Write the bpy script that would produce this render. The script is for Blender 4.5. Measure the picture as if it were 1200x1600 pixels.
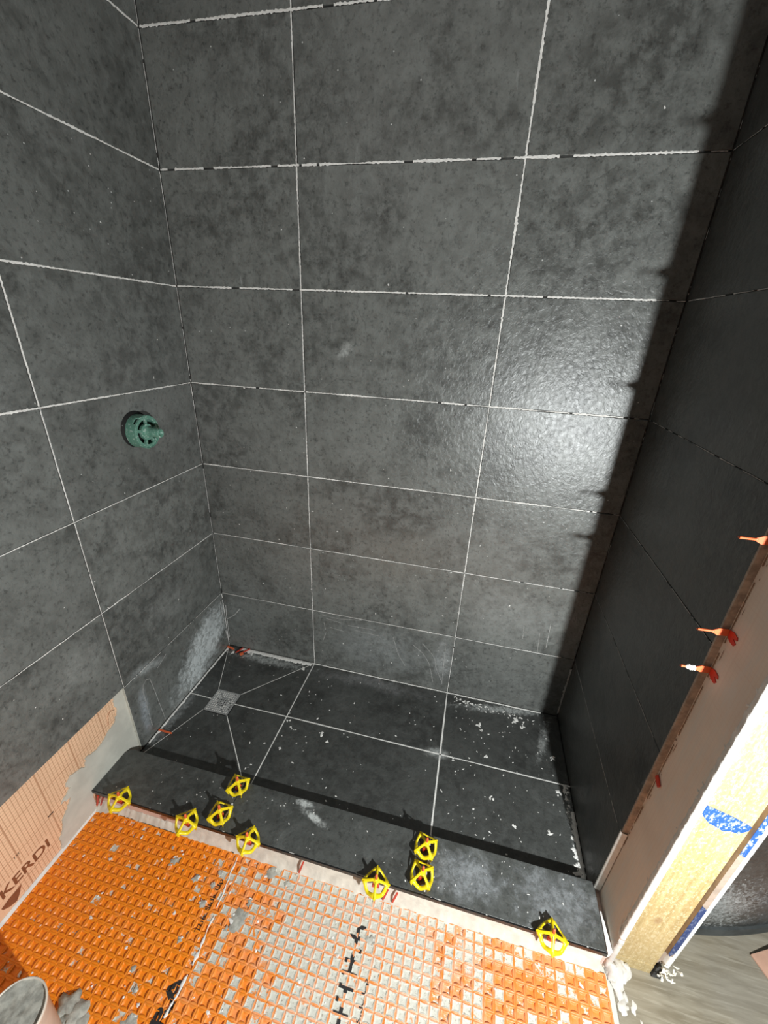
import bpy, bmesh, math, random
from mathutils import Vector, Matrix, noise, Euler
random.seed(7)
PI = math.pi
scene = bpy.context.scene
C = scene.collection
for o in list(bpy.data.objects): bpy.data.objects.remove(o)

# ------------------------------------------------------------------ camera
def make_camera():
    cam = bpy.data.cameras.new('camera'); co = bpy.data.objects.new('camera', cam); C.objects.link(co)
    yaw, pitch, roll = CAM_ROT
    cy, sy, cp, sp, cr, sr = math.cos(yaw), math.sin(yaw), math.cos(pitch), math.sin(pitch), math.cos(roll), math.sin(roll)
    fwd = Vector((-sy*cp, cy*cp, sp)); right = Vector((cy, sy, 0)); up = right.cross(fwd)
    r2 = right*cr + up*sr; u2 = -right*sr + up*cr
    m = Matrix((r2, u2, -fwd)).transposed().to_4x4(); m.translation = Vector(CAM_LOC)
    co.matrix_world = m
    cam.sensor_fit = 'HORIZONTAL'; cam.sensor_width = 36; cam.lens = FOC/1200*36
    cam.clip_start = 0.02
    scene.camera = co
CAM_LOC = (1.0221, -1.3290, 1.4292); CAM_ROT = (0.2130, -0.4250, 0.0468); FOC = 635.3
make_camera()

# ------------------------------------------------------------------ light and exposure
scene.view_settings.view_transform = 'Standard'; scene.view_settings.look = 'None'
scene.view_settings.gamma = 1; scene.view_settings.use_curve_mapping = False
scene.view_settings.exposure = 0.0
w = bpy.data.worlds.new('world'); scene.world = w; w.use_nodes = True
w.node_tree.nodes['Background'].inputs[0].default_value = (.9, .92, 1, 1)
w.node_tree.nodes['Background'].inputs[1].default_value = 0.22
LAMP = (1.592, -1.44, .91)
ld = bpy.data.lights.new('work_lamp', 'SPOT'); ld.energy = 96; ld.shadow_soft_size = .014; ld.color = (.955, 1, 1)
ld.spot_size = math.radians(152); ld.spot_blend = .2
lo = bpy.data.objects.new('work_lamp', ld); lo.location = LAMP; C.objects.link(lo)
lo.rotation_euler = Vector((-.45, 1, -.25)).to_track_quat('-Z', 'Y').to_euler()
ld = bpy.data.lights.new('added_fill', 'AREA'); ld.energy = 2.6; ld.size = .35; ld.color = (1, .97, .92)  # added ambient fill for board and right wall, not a real ceiling fixture
lo = bpy.data.objects.new('added_fill', ld); lo.location = (.35, -1.7, 2.43); C.objects.link(lo)

# ------------------------------------------------------------------ node helpers
class NT:
    def __init__(s, name):
        s.m = bpy.data.materials.new(name); s.m.use_nodes = True
        s.t = s.m.node_tree; s.bsdf = s.t.nodes['Principled BSDF']; s.tc = s.n('ShaderNodeTexCoord')
    def n(s, k, **kw):
        x = s.t.nodes.new(k)
        for a, b in kw.items(): setattr(x, a, b)
        return x
    def link(s, a, b): s.t.links.new(a, b)
    def put(s, sock, v):
        if hasattr(v, 'is_linked') or isinstance(v, bpy.types.NodeSocket): s.link(v, sock)
        else:
            if hasattr(sock.default_value, '__len__') and isinstance(v, (int, float)): v = (v,)*len(sock.default_value)
            if hasattr(sock.default_value, '__len__') and len(sock.default_value) == 4 and len(v) == 3: v = (*v, 1)
            sock.default_value = v
    def math(s, op, a, b=0., c=None, clamp=False):
        x = s.n('ShaderNodeMath', operation=op, use_clamp=clamp); s.put(x.inputs[0], a); s.put(x.inputs[1], b)
        if c is not None: s.put(x.inputs[2], c)
        return x.outputs[0]
    def vmath(s, op, a, b=(0, 0, 0)):
        x = s.n('ShaderNodeVectorMath', operation=op); s.put(x.inputs[0], a); s.put(x.inputs[1], b)
        return x.outputs['Value'] if op in ('LENGTH', 'DOT_PRODUCT') else x.outputs[0]
    def step(s, v, a, b):
        x = s.n('ShaderNodeMapRange', interpolation_type='SMOOTHSTEP'); s.put(x.inputs[0], v)
        s.put(x.inputs[1], a); s.put(x.inputs[2], b); s.put(x.inputs[3], 0.); s.put(x.inputs[4], 1.)
        return x.outputs[0]
    def mix(s, f, a, b):
        x = s.n('ShaderNodeMix', data_type='RGBA'); s.put(x.inputs[0], f); s.put(x.inputs[6], a); s.put(x.inputs[7], b)
        return x.outputs[2]
    def noise(s, vec, scale, detail=4., rough=.55, dist=0.):
        x = s.n('ShaderNodeTexNoise'); s.put(x.inputs['Vector'], vec); s.put(x.inputs['Scale'], scale)
        s.put(x.inputs['Detail'], detail); s.put(x.inputs['Roughness'], rough); s.put(x.inputs['Distortion'], dist)
        return x.outputs['Fac']
    def scale(s, vec, sc): return s.vmath('MULTIPLY', vec, sc)
    def attr(s, name, out='Fac'):
        x = s.n('ShaderNodeAttribute', attribute_name=name); return x.outputs[out]
    def bump(s, h, strength, dist=.001, prev=None):
        x = s.n('ShaderNodeBump'); s.put(x.inputs['Height'], h); x.inputs['Strength'].default_value = strength
        x.inputs['Distance'].default_value = dist
        if prev is not None: s.link(prev, x.inputs['Normal'])
        return x.outputs[0]
    @property
    def obj(s): return s.tc.outputs['Object']
    def out(s, col=None, rough=None, normal=None, **kw):
        if col is not None: s.put(s.bsdf.inputs['Base Color'], col)
        if rough is not None: s.put(s.bsdf.inputs['Roughness'], rough)
        if normal is not None: s.link(normal, s.bsdf.inputs['Normal'])
        for a, b in kw.items(): s.put(s.bsdf.inputs[a], b)
        return s.m
    def blot(s, c, r, rot=(0, 0, 0), edge=(.55, 1.), nscale=14., namt=.35):
        """soft-edged ellipsoid mask at c with radii r, edge broken by noise"""
        p = s.vmath('SUBTRACT', s.obj, c)
        if any(rot):
            x = s.n('ShaderNodeVectorRotate', rotation_type='EULER_XYZ'); s.put(x.inputs['Vector'], p); x.inputs['Rotation'].default_value = rot; p = x.outputs[0]
        d = s.vmath('LENGTH', s.vmath('DIVIDE', p, r))
        d = s.math('ADD', d, s.math('MULTIPLY', s.math('SUBTRACT', s.noise(s.obj, nscale, 6., .7, 1.), .5), namt*3.6))
        return s.math('SUBTRACT', 1., s.step(d, *edge))

def plain(name, col, rough=.5, nscale=0, namt=.15, bump=0, bscale=200, **kw):
    t = NT(name); c = col
    if nscale:
        f = t.noise(t.obj, nscale, 5., .6); f = t.step(f, .3, .7)
        c = t.mix(f, tuple(x*(1-namt) for x in col), tuple(min(1, x*(1+namt)) for x in col))
    nrm = t.bump(t.noise(t.obj, bscale, 4.), bump, .001) if bump else None
    return t.out(c, rough, nrm, **kw)

def slate(name, stains=(), haze=.25, tone=1., rough=.335, bumpk=.75):
    t = NT(name)
    r = t.attr('rnd', 'Vector')
    p = t.vmath('ADD', t.obj, t.vmath('MULTIPLY', r, (7., 7., 7.)))
    a = t.noise(p, 3.2, 6., .62, .6); b = t.noise(p, 26., 7., .7, .3)
    a2 = t.step(a, .34, .66); b2 = t.step(b, .36, .66)
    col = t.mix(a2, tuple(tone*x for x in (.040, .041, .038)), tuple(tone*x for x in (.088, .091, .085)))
    fine = t.noise(p, 190., 5., .75)
    col = t.mix(t.math('MULTIPLY', b2, .75), col, tuple(tone*x for x in (.112, .117, .110)))
    col = t.mix(t.math('MULTIPLY', t.step(fine, .52, .75), .25), col, (.13, .135, .13))
    col = t.mix(t.math('MULTIPLY', t.step(t.noise(p, 75., 6., .75), .50, .68), .6), col, (.024, .0245, .023))
    # cleft lines of the slate
    dist = t.vmath('ADD', p, t.vmath('MULTIPLY', t.vmath('SUBTRACT', t.n('ShaderNodeTexNoise').outputs['Color'], (.5, .5, .5)), (0, 0, 0)))
    v = t.n('ShaderNodeTexVoronoi', feature='DISTANCE_TO_EDGE'); wn = t.n('ShaderNodeTexNoise'); t.put(wn.inputs['Vector'], p); wn.inputs['Scale'].default_value = 7; wn.inputs['Detail'].default_value = 5
    t.put(v.inputs['Vector'], t.vmath('ADD', p, t.vmath('MULTIPLY', wn.outputs['Color'], (.22, .22, .22)))); v.inputs['Scale'].default_value = 3.6
    crack = t.math('MULTIPLY', t.math('SUBTRACT', 1., t.step(v.outputs['Distance'], 0., .012)), t.step(t.noise(p, 5., 2.), .56, .68))
    col = t.mix(t.math('MULTIPLY', crack, .32), col, (.022, .022, .021))
    tn = t.n('ShaderNodeSeparateXYZ'); t.link(r, tn.inputs[0])
    k = t.math('ADD', .88, t.math('MULTIPLY', tn.outputs[0], .24))
    mm = t.n('ShaderNodeVectorMath', operation='SCALE'); t.link(col, mm.inputs[0]); t.link(k, mm.inputs['Scale']); col = mm.outputs[0]
    # dried thinset dust: thin cloudy wipe marks and specks
    dust = t.math('MULTIPLY', t.step(t.noise(t.scale(p, (1., 1.3, .8)), 5.5, 7., .72, 1.2), .52, .78), haze)
    col = t.mix(dust, col, (.30, .31, .30))
    st = t.step(t.noise(t.scale(p, (14., 14., 1.6)), 3.5, 4., .6, .8), .66, .78)
    col = t.mix(t.math('MULTIPLY', t.math('MULTIPLY', st, .5), t.step(t.noise(p, 4., 2.), .5, .65)), col, (.42, .43, .42))
    sp = t.n('ShaderNodeTexVoronoi'); t.put(sp.inputs['Vector'], p); sp.inputs['Scale'].default_value = 42.
    spk = t.math('MULTIPLY', t.math('LESS_THAN', sp.outputs['Distance'], .075), t.math('LESS_THAN', t.attr_sep(sp.outputs['Color']), .10))
    col = t.mix(spk, col, (.62, .62, .6))
    for (c, rad, rot, strength, scol, ns, na) in stains:
        m = t.blot(c, rad, rot, (.15, 1.1), ns, na)
        g = t.step(t.noise(t.scale(p, (1., 1., 1.)), 60., 7., .82), .36, .62)
        m = t.math('MULTIPLY', m, t.math('MULTIPLY', t.math('ADD', .22, t.math('MULTIPLY', g, .78)), strength*1.5), clamp=True)
        col = t.mix(m, col, scol)
    n1 = t.bump(t.noise(t.scale(p, (1., 1., .8)), 75., 6., .6, .6), .62*bumpk, .0035)
    n2 = t.bump(a, .3*bumpk, .01, n1)
    n3 = t.bump(crack, .2*bumpk, -.002, n2)
    rg = t.math('ADD', rough-.06, t.math('MULTIPLY', b, .14))
    return t.out(col, rg, n3, **{'Specular IOR Level': .72})
def _sep(s, c):
    x = s.n('ShaderNodeSeparateColor'); s.link(c, x.inputs[0]); return x.outputs[0]
NT.attr_sep = _sep

HAZE = (.60, .62, .60)
MAT = {}
MAT['tile_back'] = slate('slate_tile_back', [
    ((.74, 0, .17), (.30, .2, .145), (0, 0, 0), .30, (.34, .36, .36), 9, .35),
    ((1.02, 0, .17), (.05, .1, .14), (0, 0, 0), .35, (.5, .52, .52), 16, .4),
    ((1.27, 0, .45), (.24, .1, .14), (0, 0, 0), .18, (.42, .43, .42), 9, .5),
    ((.585, 0, 1.36), (.035, .1, .02), (0, .9, 0), .35, HAZE, 50, .7),
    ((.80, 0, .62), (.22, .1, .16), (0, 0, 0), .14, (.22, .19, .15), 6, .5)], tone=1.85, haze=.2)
MAT['tile_left'] = slate('slate_tile_left', [
    ((0, -.17, .125), (.2, .25, .13), (-.6, 0, 0), 1., (.66, .70, .70), 22, .45),
    ((0, -.09, .20), (.2, .05, .07), (0, 0, 0), .45, (.5, .53, .53), 22, .5),
    ((0, -.505, .14), (.2, .026, .13), (.05, 0, 0), .55, (.42, .46, .50), 14, .25),
    ((0, -.45, .295), (.2, .095, .026), (.35, 0, 0), .55, (.45, .48, .48), 14, .3),
    ((0, -.30, .45), (.2, .16, .10), (.5, 0, 0), .10, HAZE, 10, .5),
    ((0, -.66, .50), (.2, .10, .09), (0, 0, 0), .12, HAZE, 10, .5),
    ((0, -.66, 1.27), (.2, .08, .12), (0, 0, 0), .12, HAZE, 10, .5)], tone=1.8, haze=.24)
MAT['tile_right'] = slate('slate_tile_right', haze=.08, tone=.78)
MAT['tile_floor'] = slate('slate_tile_floor', [
    ((.22, -.04, 0), (.22, .03, .1), (0, 0, 0), .5, HAZE, 30, .8),
    ((1.28, -.03, 0), (.22, .022, .1), (0, 0, -.15), .5, HAZE, 60, .8),
    ((1.495, -.44, 0), (.014, .15, .1), (0, 0, 0), .6, HAZE, 60, .8),
    ((1.44, -.12, 0), (.02, .12, .1), (0, 0, .3), .35, HAZE, 60, .8),
    ((.72, -.04, 0), (.30, .05, .1), (0, 0, 0), .35, (.3, .3, .3), 9, .5),
    ((.015, -.40, 0), (.03, .18, .1), (0, 0, 0), .45, (.4, .42, .42), 50, .6),
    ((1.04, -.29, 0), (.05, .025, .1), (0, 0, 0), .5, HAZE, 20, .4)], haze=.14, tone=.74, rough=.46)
MAT['tile_curb'] = slate('slate_tile_curb', [
    ((.655, -.61, .06), (.035, .012, .1), (0, 0, 0), .9, HAZE, 40, .5),
    ((.70, -.64, .06), (.055, .012, .1), (0, 0, .3), .9, HAZE, 40, .6),
    ((1.16, -.67, .06), (.12, .07, .1), (0, 0, 0), .42, (.42, .44, .46), 20, .7),
    ((1.40, -.66, .06), (.13, .09, .1), (0, 0, 0), .32, (.42, .44, .46), 20, .7)], haze=.3, tone=.9)
MAT['groove'] = plain('grey_thinset_in_joints', (.05, .048, .045), .9, 30, .5)
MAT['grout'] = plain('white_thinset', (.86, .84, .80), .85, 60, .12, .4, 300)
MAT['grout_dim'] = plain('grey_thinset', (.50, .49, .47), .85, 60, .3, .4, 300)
MAT['thinset'] = plain('light_grey_thinset', (.58, .57, .50), .9, 14, .10, .5, 120)
MAT['mortar'] = plain('grey_mortar', (.42, .41, .36), .95, 60, .30, .9, 90)
MAT['plaster'] = plain('white_plaster', (.82, .81, .77), .85, 30, .08, .5, 150)
MAT['paper'] = plain('white_paper', (.80, .77, .68), .8, 30, .12)
MAT['ceiling'] = plain('ceiling_paint', (.55, .54, .53), .9)
MAT['paint'] = plain('wall_paint', (.22, .22, .22), .9)
MAT['yellow'] = plain('yellow_plastic', (.98, .76, .012), .35, 0, 0, **{'Specular IOR Level': .5})
MAT['post'] = plain('orange_plastic', (.86, .16, .055), .4)
MAT['red'] = plain('red_plastic', (.62, .045, .02), .4)
MAT['ink'] = plain('black_ink', (.022, .02, .02), .6)
MAT['ink_brown'] = plain('brown_ink', (.24, .085, .035), .7, 80, .15)
MAT['ink_rose'] = plain('grey_red_ink', (.28, .12, .10), .7)
MAT['drywall'] = plain('drywall_edge', (.36, .28, .22), .9, 40, .15)
MAT['cardboard'] = plain('cardboard', (.46, .27, .19), .85, 20, .1)
MAT['green'] = None
MAT['steel'] = plain('brushed_steel', (.46, .46, .45), .38, 90, .18, .2, 300, Metallic=.35)
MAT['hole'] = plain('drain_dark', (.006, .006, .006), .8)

def board_mat(name, base, line, amt=.75, dirty=None):
    t = NT(name); x = t.n('ShaderNodeSeparateXYZ'); t.link(t.obj, x.inputs[0])
    def lines(v, sp, wd, off=0.):
        f = t.math('FRACT', t.math('DIVIDE', t.math('ADD', v, 10.+off), sp))
        d = t.math('MINIMUM', f, t.math('SUBTRACT', 1., f))
        return t.math('SUBTRACT', 1., t.step(d, wd/sp*.5, wd/sp*1.1))
    gy = t.math('MULTIPLY', lines(x.outputs[1], .01, .0010, .002), .85); gz = t.math('MULTIPLY', lines(x.outputs[2], .01, .0011), .62)
    gm = t.math('MAXIMUM', lines(x.outputs[1], .10, .0014, -.05), lines(x.outputs[2], .1, .0011, -.021))
    g = t.math('MAXIMUM', t.math('MAXIMUM', gy, gz), gm)
    band = t.math('MULTIPLY', t.math('GREATER_THAN', x.outputs[2], .031), t.math('LESS_THAN', x.outputs[2], .076))
    band = t.math('MULTIPLY', band, t.math('LESS_THAN', x.outputs[1], -.878))
    band2 = t.math('MULTIPLY', t.math('LESS_THAN', x.outputs[2], .03), t.math('LESS_THAN', x.outputs[1], -.98))
    g = t.math('MULTIPLY', g, t.math('SUBTRACT', 1., t.math('MULTIPLY', t.math('MAXIMUM', band, band2), .85)))
    f = t.step(t.noise(t.obj, 9., 4.), .3, .7)
    c = t.mix(f, base, tuple(v*.9 for v in base))
    c = t.mix(t.math('MULTIPLY', g, amt), c, line)
    if dirty:
        c = t.mix(t.math('MULTIPLY', t.step(t.noise(t.scale(t.obj, (1, 6, 1.)), 9., 6., .7), .42, .7), .8), c, dirty)
    return t.out(c, .75)
MAT['board'] = board_mat('orange_fleece_board', (.93, .62, .40), (.40, .17, .075))
MAT['board_dim'] = board_mat('fleece_board_smeared', (.90, .78, .67), (.62, .40, .30), .12, (.80, .75, .68))
MAT['board_curb'] = board_mat('curb_fleece', (.80, .60, .52), (.5, .2, .12), .3, (.66, .57, .50))

def membrane_mat():
    t = NT('orange_plastic_membrane')
    cav = t.attr('cavity'); rn = t.attr('cell_random'); dn = t.attr('fill_amount')
    x = t.n('ShaderNodeSeparateXYZ'); t.link(t.obj, x.inputs[0])
    n1 = t.noise(t.obj, 7., 5., .6)
    pale = t.step(x.outputs[0], .35, 1.25)  # orange graded towards the lamp side, its overexposure worked into the colour
    base = t.mix(n1, (.87, .232, .006), (.97, .29, .012))
    base = t.mix(t.math('MULTIPLY', pale, .75), base, (.80, .24, .055))
    nf = t.noise(t.obj, 130., 5., .7)
    # film of thinset on the ridges where it was trowelled
    film = t.math('MULTIPLY', dn, t.step(t.noise(t.obj, 45., 5., .7), .35, .62))
    base = t.mix(t.math('MULTIPLY', film, .55), base, (.78, .60, .48))
    small = t.step(t.noise(t.obj, 26., 6., .72), .60, .70)
    base = t.mix(t.math('MULTIPLY', small, t.math('ADD', .22, t.math('MULTIPLY', dn, .3))), base, (.74, .58, .46))
    fill = t.math('MULTIPLY', t.math('GREATER_THAN', cav, .5), t.math('LESS_THAN', t.math('ADD', rn, t.math('MULTIPLY', t.math('SUBTRACT', t.noise(t.obj, 75., 6., .75), .5), 2.1)), dn))
    wcol = t.mix(nf, (.54, .52, .44), (.74, .72, .64))
    wcol = t.mix(t.step(t.noise(t.obj, 170., 4., .7), .56, .68), wcol, (.30, .25, .19))
    c = t.mix(fill, base, wcol)
    nb = t.bump(nf, .5, .002)
    nb2 = t.bump(t.noise(t.obj, 60., 3.), .15, .002)
    mx = t.n('ShaderNodeMix', data_type='VECTOR'); t.put(mx.inputs[0], fill); t.link(nb2, mx.inputs[4]); t.link(nb, mx.inputs[5])
    return t.out(c, t.math('ADD', .42, t.math('MULTIPLY', fill, .4)), mx.outputs[1])
MAT['membrane'] = membrane_mat()

def wood_mat():
    t = NT('pine_stud')
    g = t.noise(t.scale(t.obj, (60., 60., 2.2)), 1.6, 5., .6, .8)
    c = t.mix(t.step(g, .3, .7), (.42, .30, .125), (.58, .44, .21))
    fl = t.noise(t.scale(t.obj, (1., 1., .5)), 230., 5., .75)
    c = t.mix(t.math('MULTIPLY', t.step(fl, .5, .62), .65), c, (.80, .69, .46))
    c = t.mix(t.math('MULTIPLY', t.math('SUBTRACT', 1., t.step(fl, .36, .46)), .4), c, (.38, .23, .085))
    kn = t.n('ShaderNodeTexVoronoi'); t.put(kn.inputs['Vector'], t.scale(t.obj, (1., 1., .6))); kn.inputs['Scale'].default_value = 13.
    c = t.mix(t.math('MULTIPLY', t.math('SUBTRACT', 1., t.step(kn.outputs['Distance'], .07, .16)), .55), c, (.30, .15, .06))
    x = t.n('ShaderNodeSeparateXYZ'); t.link(t.obj, x.inputs[0])
    foot_shade = t.math('SUBTRACT', 1., t.step(x.outputs[2], -.02, .30))  # wood darkened towards the floor, painting the lamp's weaker light there
    c = t.mix(t.math('MULTIPLY', foot_shade, .35), c, (.34, .26, .14))
    return t.out(c, .6, t.bump(fl, .4, .0015))
MAT['wood'] = wood_mat()
def lvt_mat():
    t = NT('grey_brown_floor')
    g = t.noise(t.scale(t.obj, (1.2, 9., 1.)), 7., 6., .65, .5)
    c = t.mix(t.step(g, .3, .7), (.195, .165, .115), (.30, .265, .20))
    h = t.noise(t.scale(t.obj, (2., 30., 1.)), 6., 5., .6)
    c = t.mix(t.math('MULTIPLY', t.step(h, .5, .7), .4), c, (.45, .41, .33))
    c = t.mix(t.math('MULTIPLY', t.step(t.noise(t.obj, 4., 3.), .45, .65), .3), c, (.22, .21, .19))
    return t.out(c, .45, t.bump(h, .12, .001))
MAT['lvt'] = lvt_mat()
def green_mat():
    t = NT('green_plastic_dusty')
    n = t.noise(t.obj, 160., 5., .7)
    c = t.mix(t.step(n, .54, .66), (.12, .28, .21), (.50, .63, .56))
    return t.out(c, .4)
MAT['green'] = green_mat()
def tape_mat(name, base, flake):
    t = NT(name)
    n = t.step(t.noise(t.scale(t.obj, (1, 1, .6)), 110., 5., .7), .50, .60)
    c = t.mix(t.math('MULTIPLY', n, flake), base, (.80, .84, .90))
    return t.out(c, .6)
MAT['tape'] = tape_mat('blue_painters_tape', (.018, .085, .34), .55)
MAT['tape_dusty'] = tape_mat('dusty_blue_tape', (.025, .045, .14), .15)
MAT['panel'] = slate('slate_panel', [((1.80, -.6, .11), (.11, .2, .12), (0, 0, 0), .38, (.60, .63, .63), 90, 1.1),
                                     ((1.95, -.6, .16), (.10, .2, .2), (0, 0, 0), .18, (.20, .24, .28), 24, .8)], haze=.25, tone=.55)

# ------------------------------------------------------------------ mesh helpers
class MB:
    def __init__(s): s.v = []; s.f = []; s.mi = []; s.rn = []; s.sm = []
    def add(s, verts, faces, mi=0, rn=None, smooth=False):
        b = len(s.v); s.v += [tuple(x) for x in verts]
        rn = rn or (0., 0., 0.)
        for f in faces:
            s.f.append([b+i for i in f]); s.mi.append(mi); s.rn.append(rn); s.sm.append(smooth)
    def box(s, lo, hi, mi=0, rn=None):
        x0, y0, z0 = lo; x1, y1, z1 = hi
        s.add([(x0,y0,z0),(x1,y0,z0),(x1,y1,z0),(x0,y1,z0),(x0,y0,z1),(x1,y0,z1),(x1,y1,z1),(x0,y1,z1)],
              [(0,3,2,1),(4,5,6,7),(0,1,5,4),(1,2,6,5),(2,3,7,6),(3,0,4,7)], mi, rn)
    def prism(s, pts, d, mi=0, rn=None, smooth=False):
        """pts: closed 3D outline, d: extrusion vector"""
        n = len(pts); d = Vector(d); top = [Vector(p) for p in pts]; bot = [p+d for p in top]
        s.add(top+bot, [tuple(range(n)), tuple(range(2*n-1, n-1, -1))]+[(i, i+n, (i+1) % n+n, (i+1) % n) for i in range(n)], mi, rn, smooth)
    def slab(s, poly, F, th=.009, gap=.003, ch=.0012, mi=0, drop=0., tilt=True):
        """tile: poly in plane coords of frame F=(O,U,V,N), inset by gap/2, chamfered"""
        O, U, V, N = F; rn = (random.random(), random.random(), random.random())
        a = sum(poly[i][0]*poly[(i+1) % len(poly)][1]-poly[(i+1) % len(poly)][0]*poly[i][1] for i in range(len(poly)))
        if a < 0: poly = poly[::-1]
        off = random.uniform(-.0005, .0005) if tilt else 0.
        p1 = inset(poly, gap/2); p0 = inset(poly, gap/2+ch)
        def P(q, h):
            dz = drop(q) if callable(drop) else 0.
            return O+U*q[0]+V*q[1]+N*(h+off+dz)
        n = len(poly); vs = [P(q, 0) for q in p0]+[P(q, -ch*.8) for q in p1]+[P(q, -th) for q in p1]
        fs = [tuple(range(n))]
        for k in (0, 1):
            for i in range(n): j = (i+1) % n; fs.append((k*n+i, (k+1)*n+i, (k+1)*n+j, k*n+j))
        s.add(vs, fs, mi, rn)
    def tube(s, pts, rad, seg=8, mi=0, caps=True, smooth=True):
        pts = [Vector(p) for p in pts]; rad = rad if isinstance(rad, (list, tuple)) else [rad]*len(pts)
        vs = []; fs = []; prev = None
        for i, p in enumerate(pts):
            t = (pts[min(i+1, len(pts)-1)]-pts[max(i-1, 0)]).normalized()
            a = t.orthogonal().normalized() if prev is None else (prev-t*prev.dot(t)).normalized(); prev = a; b = t.cross(a)
            for k in range(seg):
                an = 2*PI*k/seg; vs.append(p+(a*math.cos(an)+b*math.sin(an))*rad[i])
        for i in range(len(pts)-1):
            for k in range(seg): fs.append((i*seg+k, i*seg+(k+1) % seg, (i+1)*seg+(k+1) % seg, (i+1)*seg+k))
        if caps: fs += [tuple(range(seg))[::-1], tuple((len(pts)-1)*seg+k for k in range(seg))]
        s.add(vs, fs, mi, None, smooth)
    def lathe(s, prof, c=(0, 0, 0), seg=40, mi=0, smooth=True, M=None, a0=0., a1=2*PI):
        """prof: closed or open list of (r,z)"""
        vs = []; fs = []; full = abs(a1-a0-2*PI) < 1e-6; ns = seg if full else seg+1
        for k in range(ns):
            an = a0+(a1-a0)*k/seg
            for r, z in prof:
                q = Vector((r*math.cos(an), r*math.sin(an), z))
                if M: q = M @ q
                vs.append(q+Vector(c))
        n = len(prof)
        for k in range(seg):
            k2 = (k+1) % ns
            for i in range(n-1): fs.append((k*n+i, k2*n+i, k2*n+i+1, k*n+i+1))
        s.add(vs, fs, mi, None, smooth)
    def build(s, name, mats, parent=None, recalc=True):
        me = bpy.data.meshes.new(name); me.from_pydata(s.v, [], s.f)
        if not isinstance(mats, (list, tuple)): mats = [mats]
        for m in mats: me.materials.append(m)
        me.polygons.foreach_set('material_index', s.mi); me.polygons.foreach_set('use_smooth', s.sm)
        at = me.attributes.new('rnd', 'FLOAT_VECTOR', 'FACE'); at.data.foreach_set('vector', [c for r in s.rn for c in r])
        if recalc:
            bm = bmesh.new(); bm.from_mesh(me); bmesh.ops.recalc_face_normals(bm, faces=bm.faces); bm.to_mesh(me); bm.free()
        me.update()
        o = bpy.data.objects.new(name, me); C.objects.link(o)
        if parent: o.parent = parent
        return o
def inset(poly, d):
    n = len(poly); out = []
    for i in range(n):
        a, b, c = Vector(poly[i-1]), Vector(poly[i]), Vector(poly[(i+1) % n])
        e1 = (b-a).normalized(); e2 = (c-b).normalized(); n1 = Vector((-e1.y, e1.x)); n2 = Vector((-e2.y, e2.x))
        k = (n1+n2); k = k/max(.15, k.dot(n1)); out.append(tuple(b+k*d))
    return out
def tag(o, label=None, cat=None, group=None, kind=None):
    if label: o['label'] = label
    if cat: o['category'] = cat
    if group: o['group'] = group
    if kind: o['kind'] = kind
    return o
def empty(name, loc=(0, 0, 0), rot=(0, 0, 0)):
    o = bpy.data.objects.new(name, None); C.objects.link(o); o.location = loc; o.rotation_euler = rot; o.empty_display_size = .02
    return o
def copy_tree(o, parent=None):
    c = o.copy(); C.objects.link(c); c.parent = parent
    for ch in [x for x in bpy.data.objects if x.parent == o]: copy_tree(ch, c)
    return c
def nz(x, y=0., z=0.): return noise.noise(Vector((x, y, z)))

def ragged(mb, F, a, b, width=.004, cover=.8, mi=0, seed=0., h=.0006, rough=1.):
    """broken bead of white thinset squeezed out of a joint from a to b (plane coordinates)"""
    O, U, V, N = F; a = Vector(a); b = Vector(b); L = (b-a).length; d = (b-a)/L; p = Vector((-d.y, d.x)); n = max(2, int(L/.004))
    run = []
    def flush():
        if len(run) > 1:
            vs = []; fs = []
            for (c, w0, w1, hh) in run:
                for q, z in ((c-p*w0, 0.), (c, hh), (c+p*w1, 0.)): vs.append(O+U*q.x+V*q.y+N*(z+.0007))
            for i in range(len(run)-1):
                for k in (0, 1): fs.append((i*3+k, i*3+k+1, i*3+k+4, i*3+k+3))
            mb.add(vs, fs, mi, None, True)
        run.clear()
    for i in range(n+1):
        t = i/n*L; on = nz(t*24+seed*7.3, seed)*.5+.5+.25*nz(t*110, seed*3)
        if on < cover:
            k0 = .5+.55*rough*nz(t*160, seed+5.); k1 = .5+.55*rough*nz(t*160, seed+9.); s = .7+.6*nz(t*9, seed+2)
            run.append((a+d*t+p*(.0008*nz(t*30, seed+4)), width*k0*s, width*k1*s, h*(.6+.8*abs(nz(t*90, seed)))))
        else: flush()
    flush()

X, Y, Zv = Vector((1, 0, 0)), Vector((0, 1, 0)), Vector((0, 0, 1))
FB = (Vector((0, 0, 0)), X, Zv, -Y)            # back wall: u=x v=z
FL = (Vector((0, 0, 0)), Y, Zv, X)             # left wall: u=y v=z
W = 1.507; XA = .440; XB = 1.053; H1 = .3046; R = .305; D1 = .555
FR = (Vector((W, 0, 0)), Y, Zv, -X)            # right wall: u=y
FF = (Vector((0, 0, 0)), X, Y, Zv)             # shower floor
ROWS = [0, H1]+[H1+R*k for k in range(1, 8)]
TOP = ROWS[-1]

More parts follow.
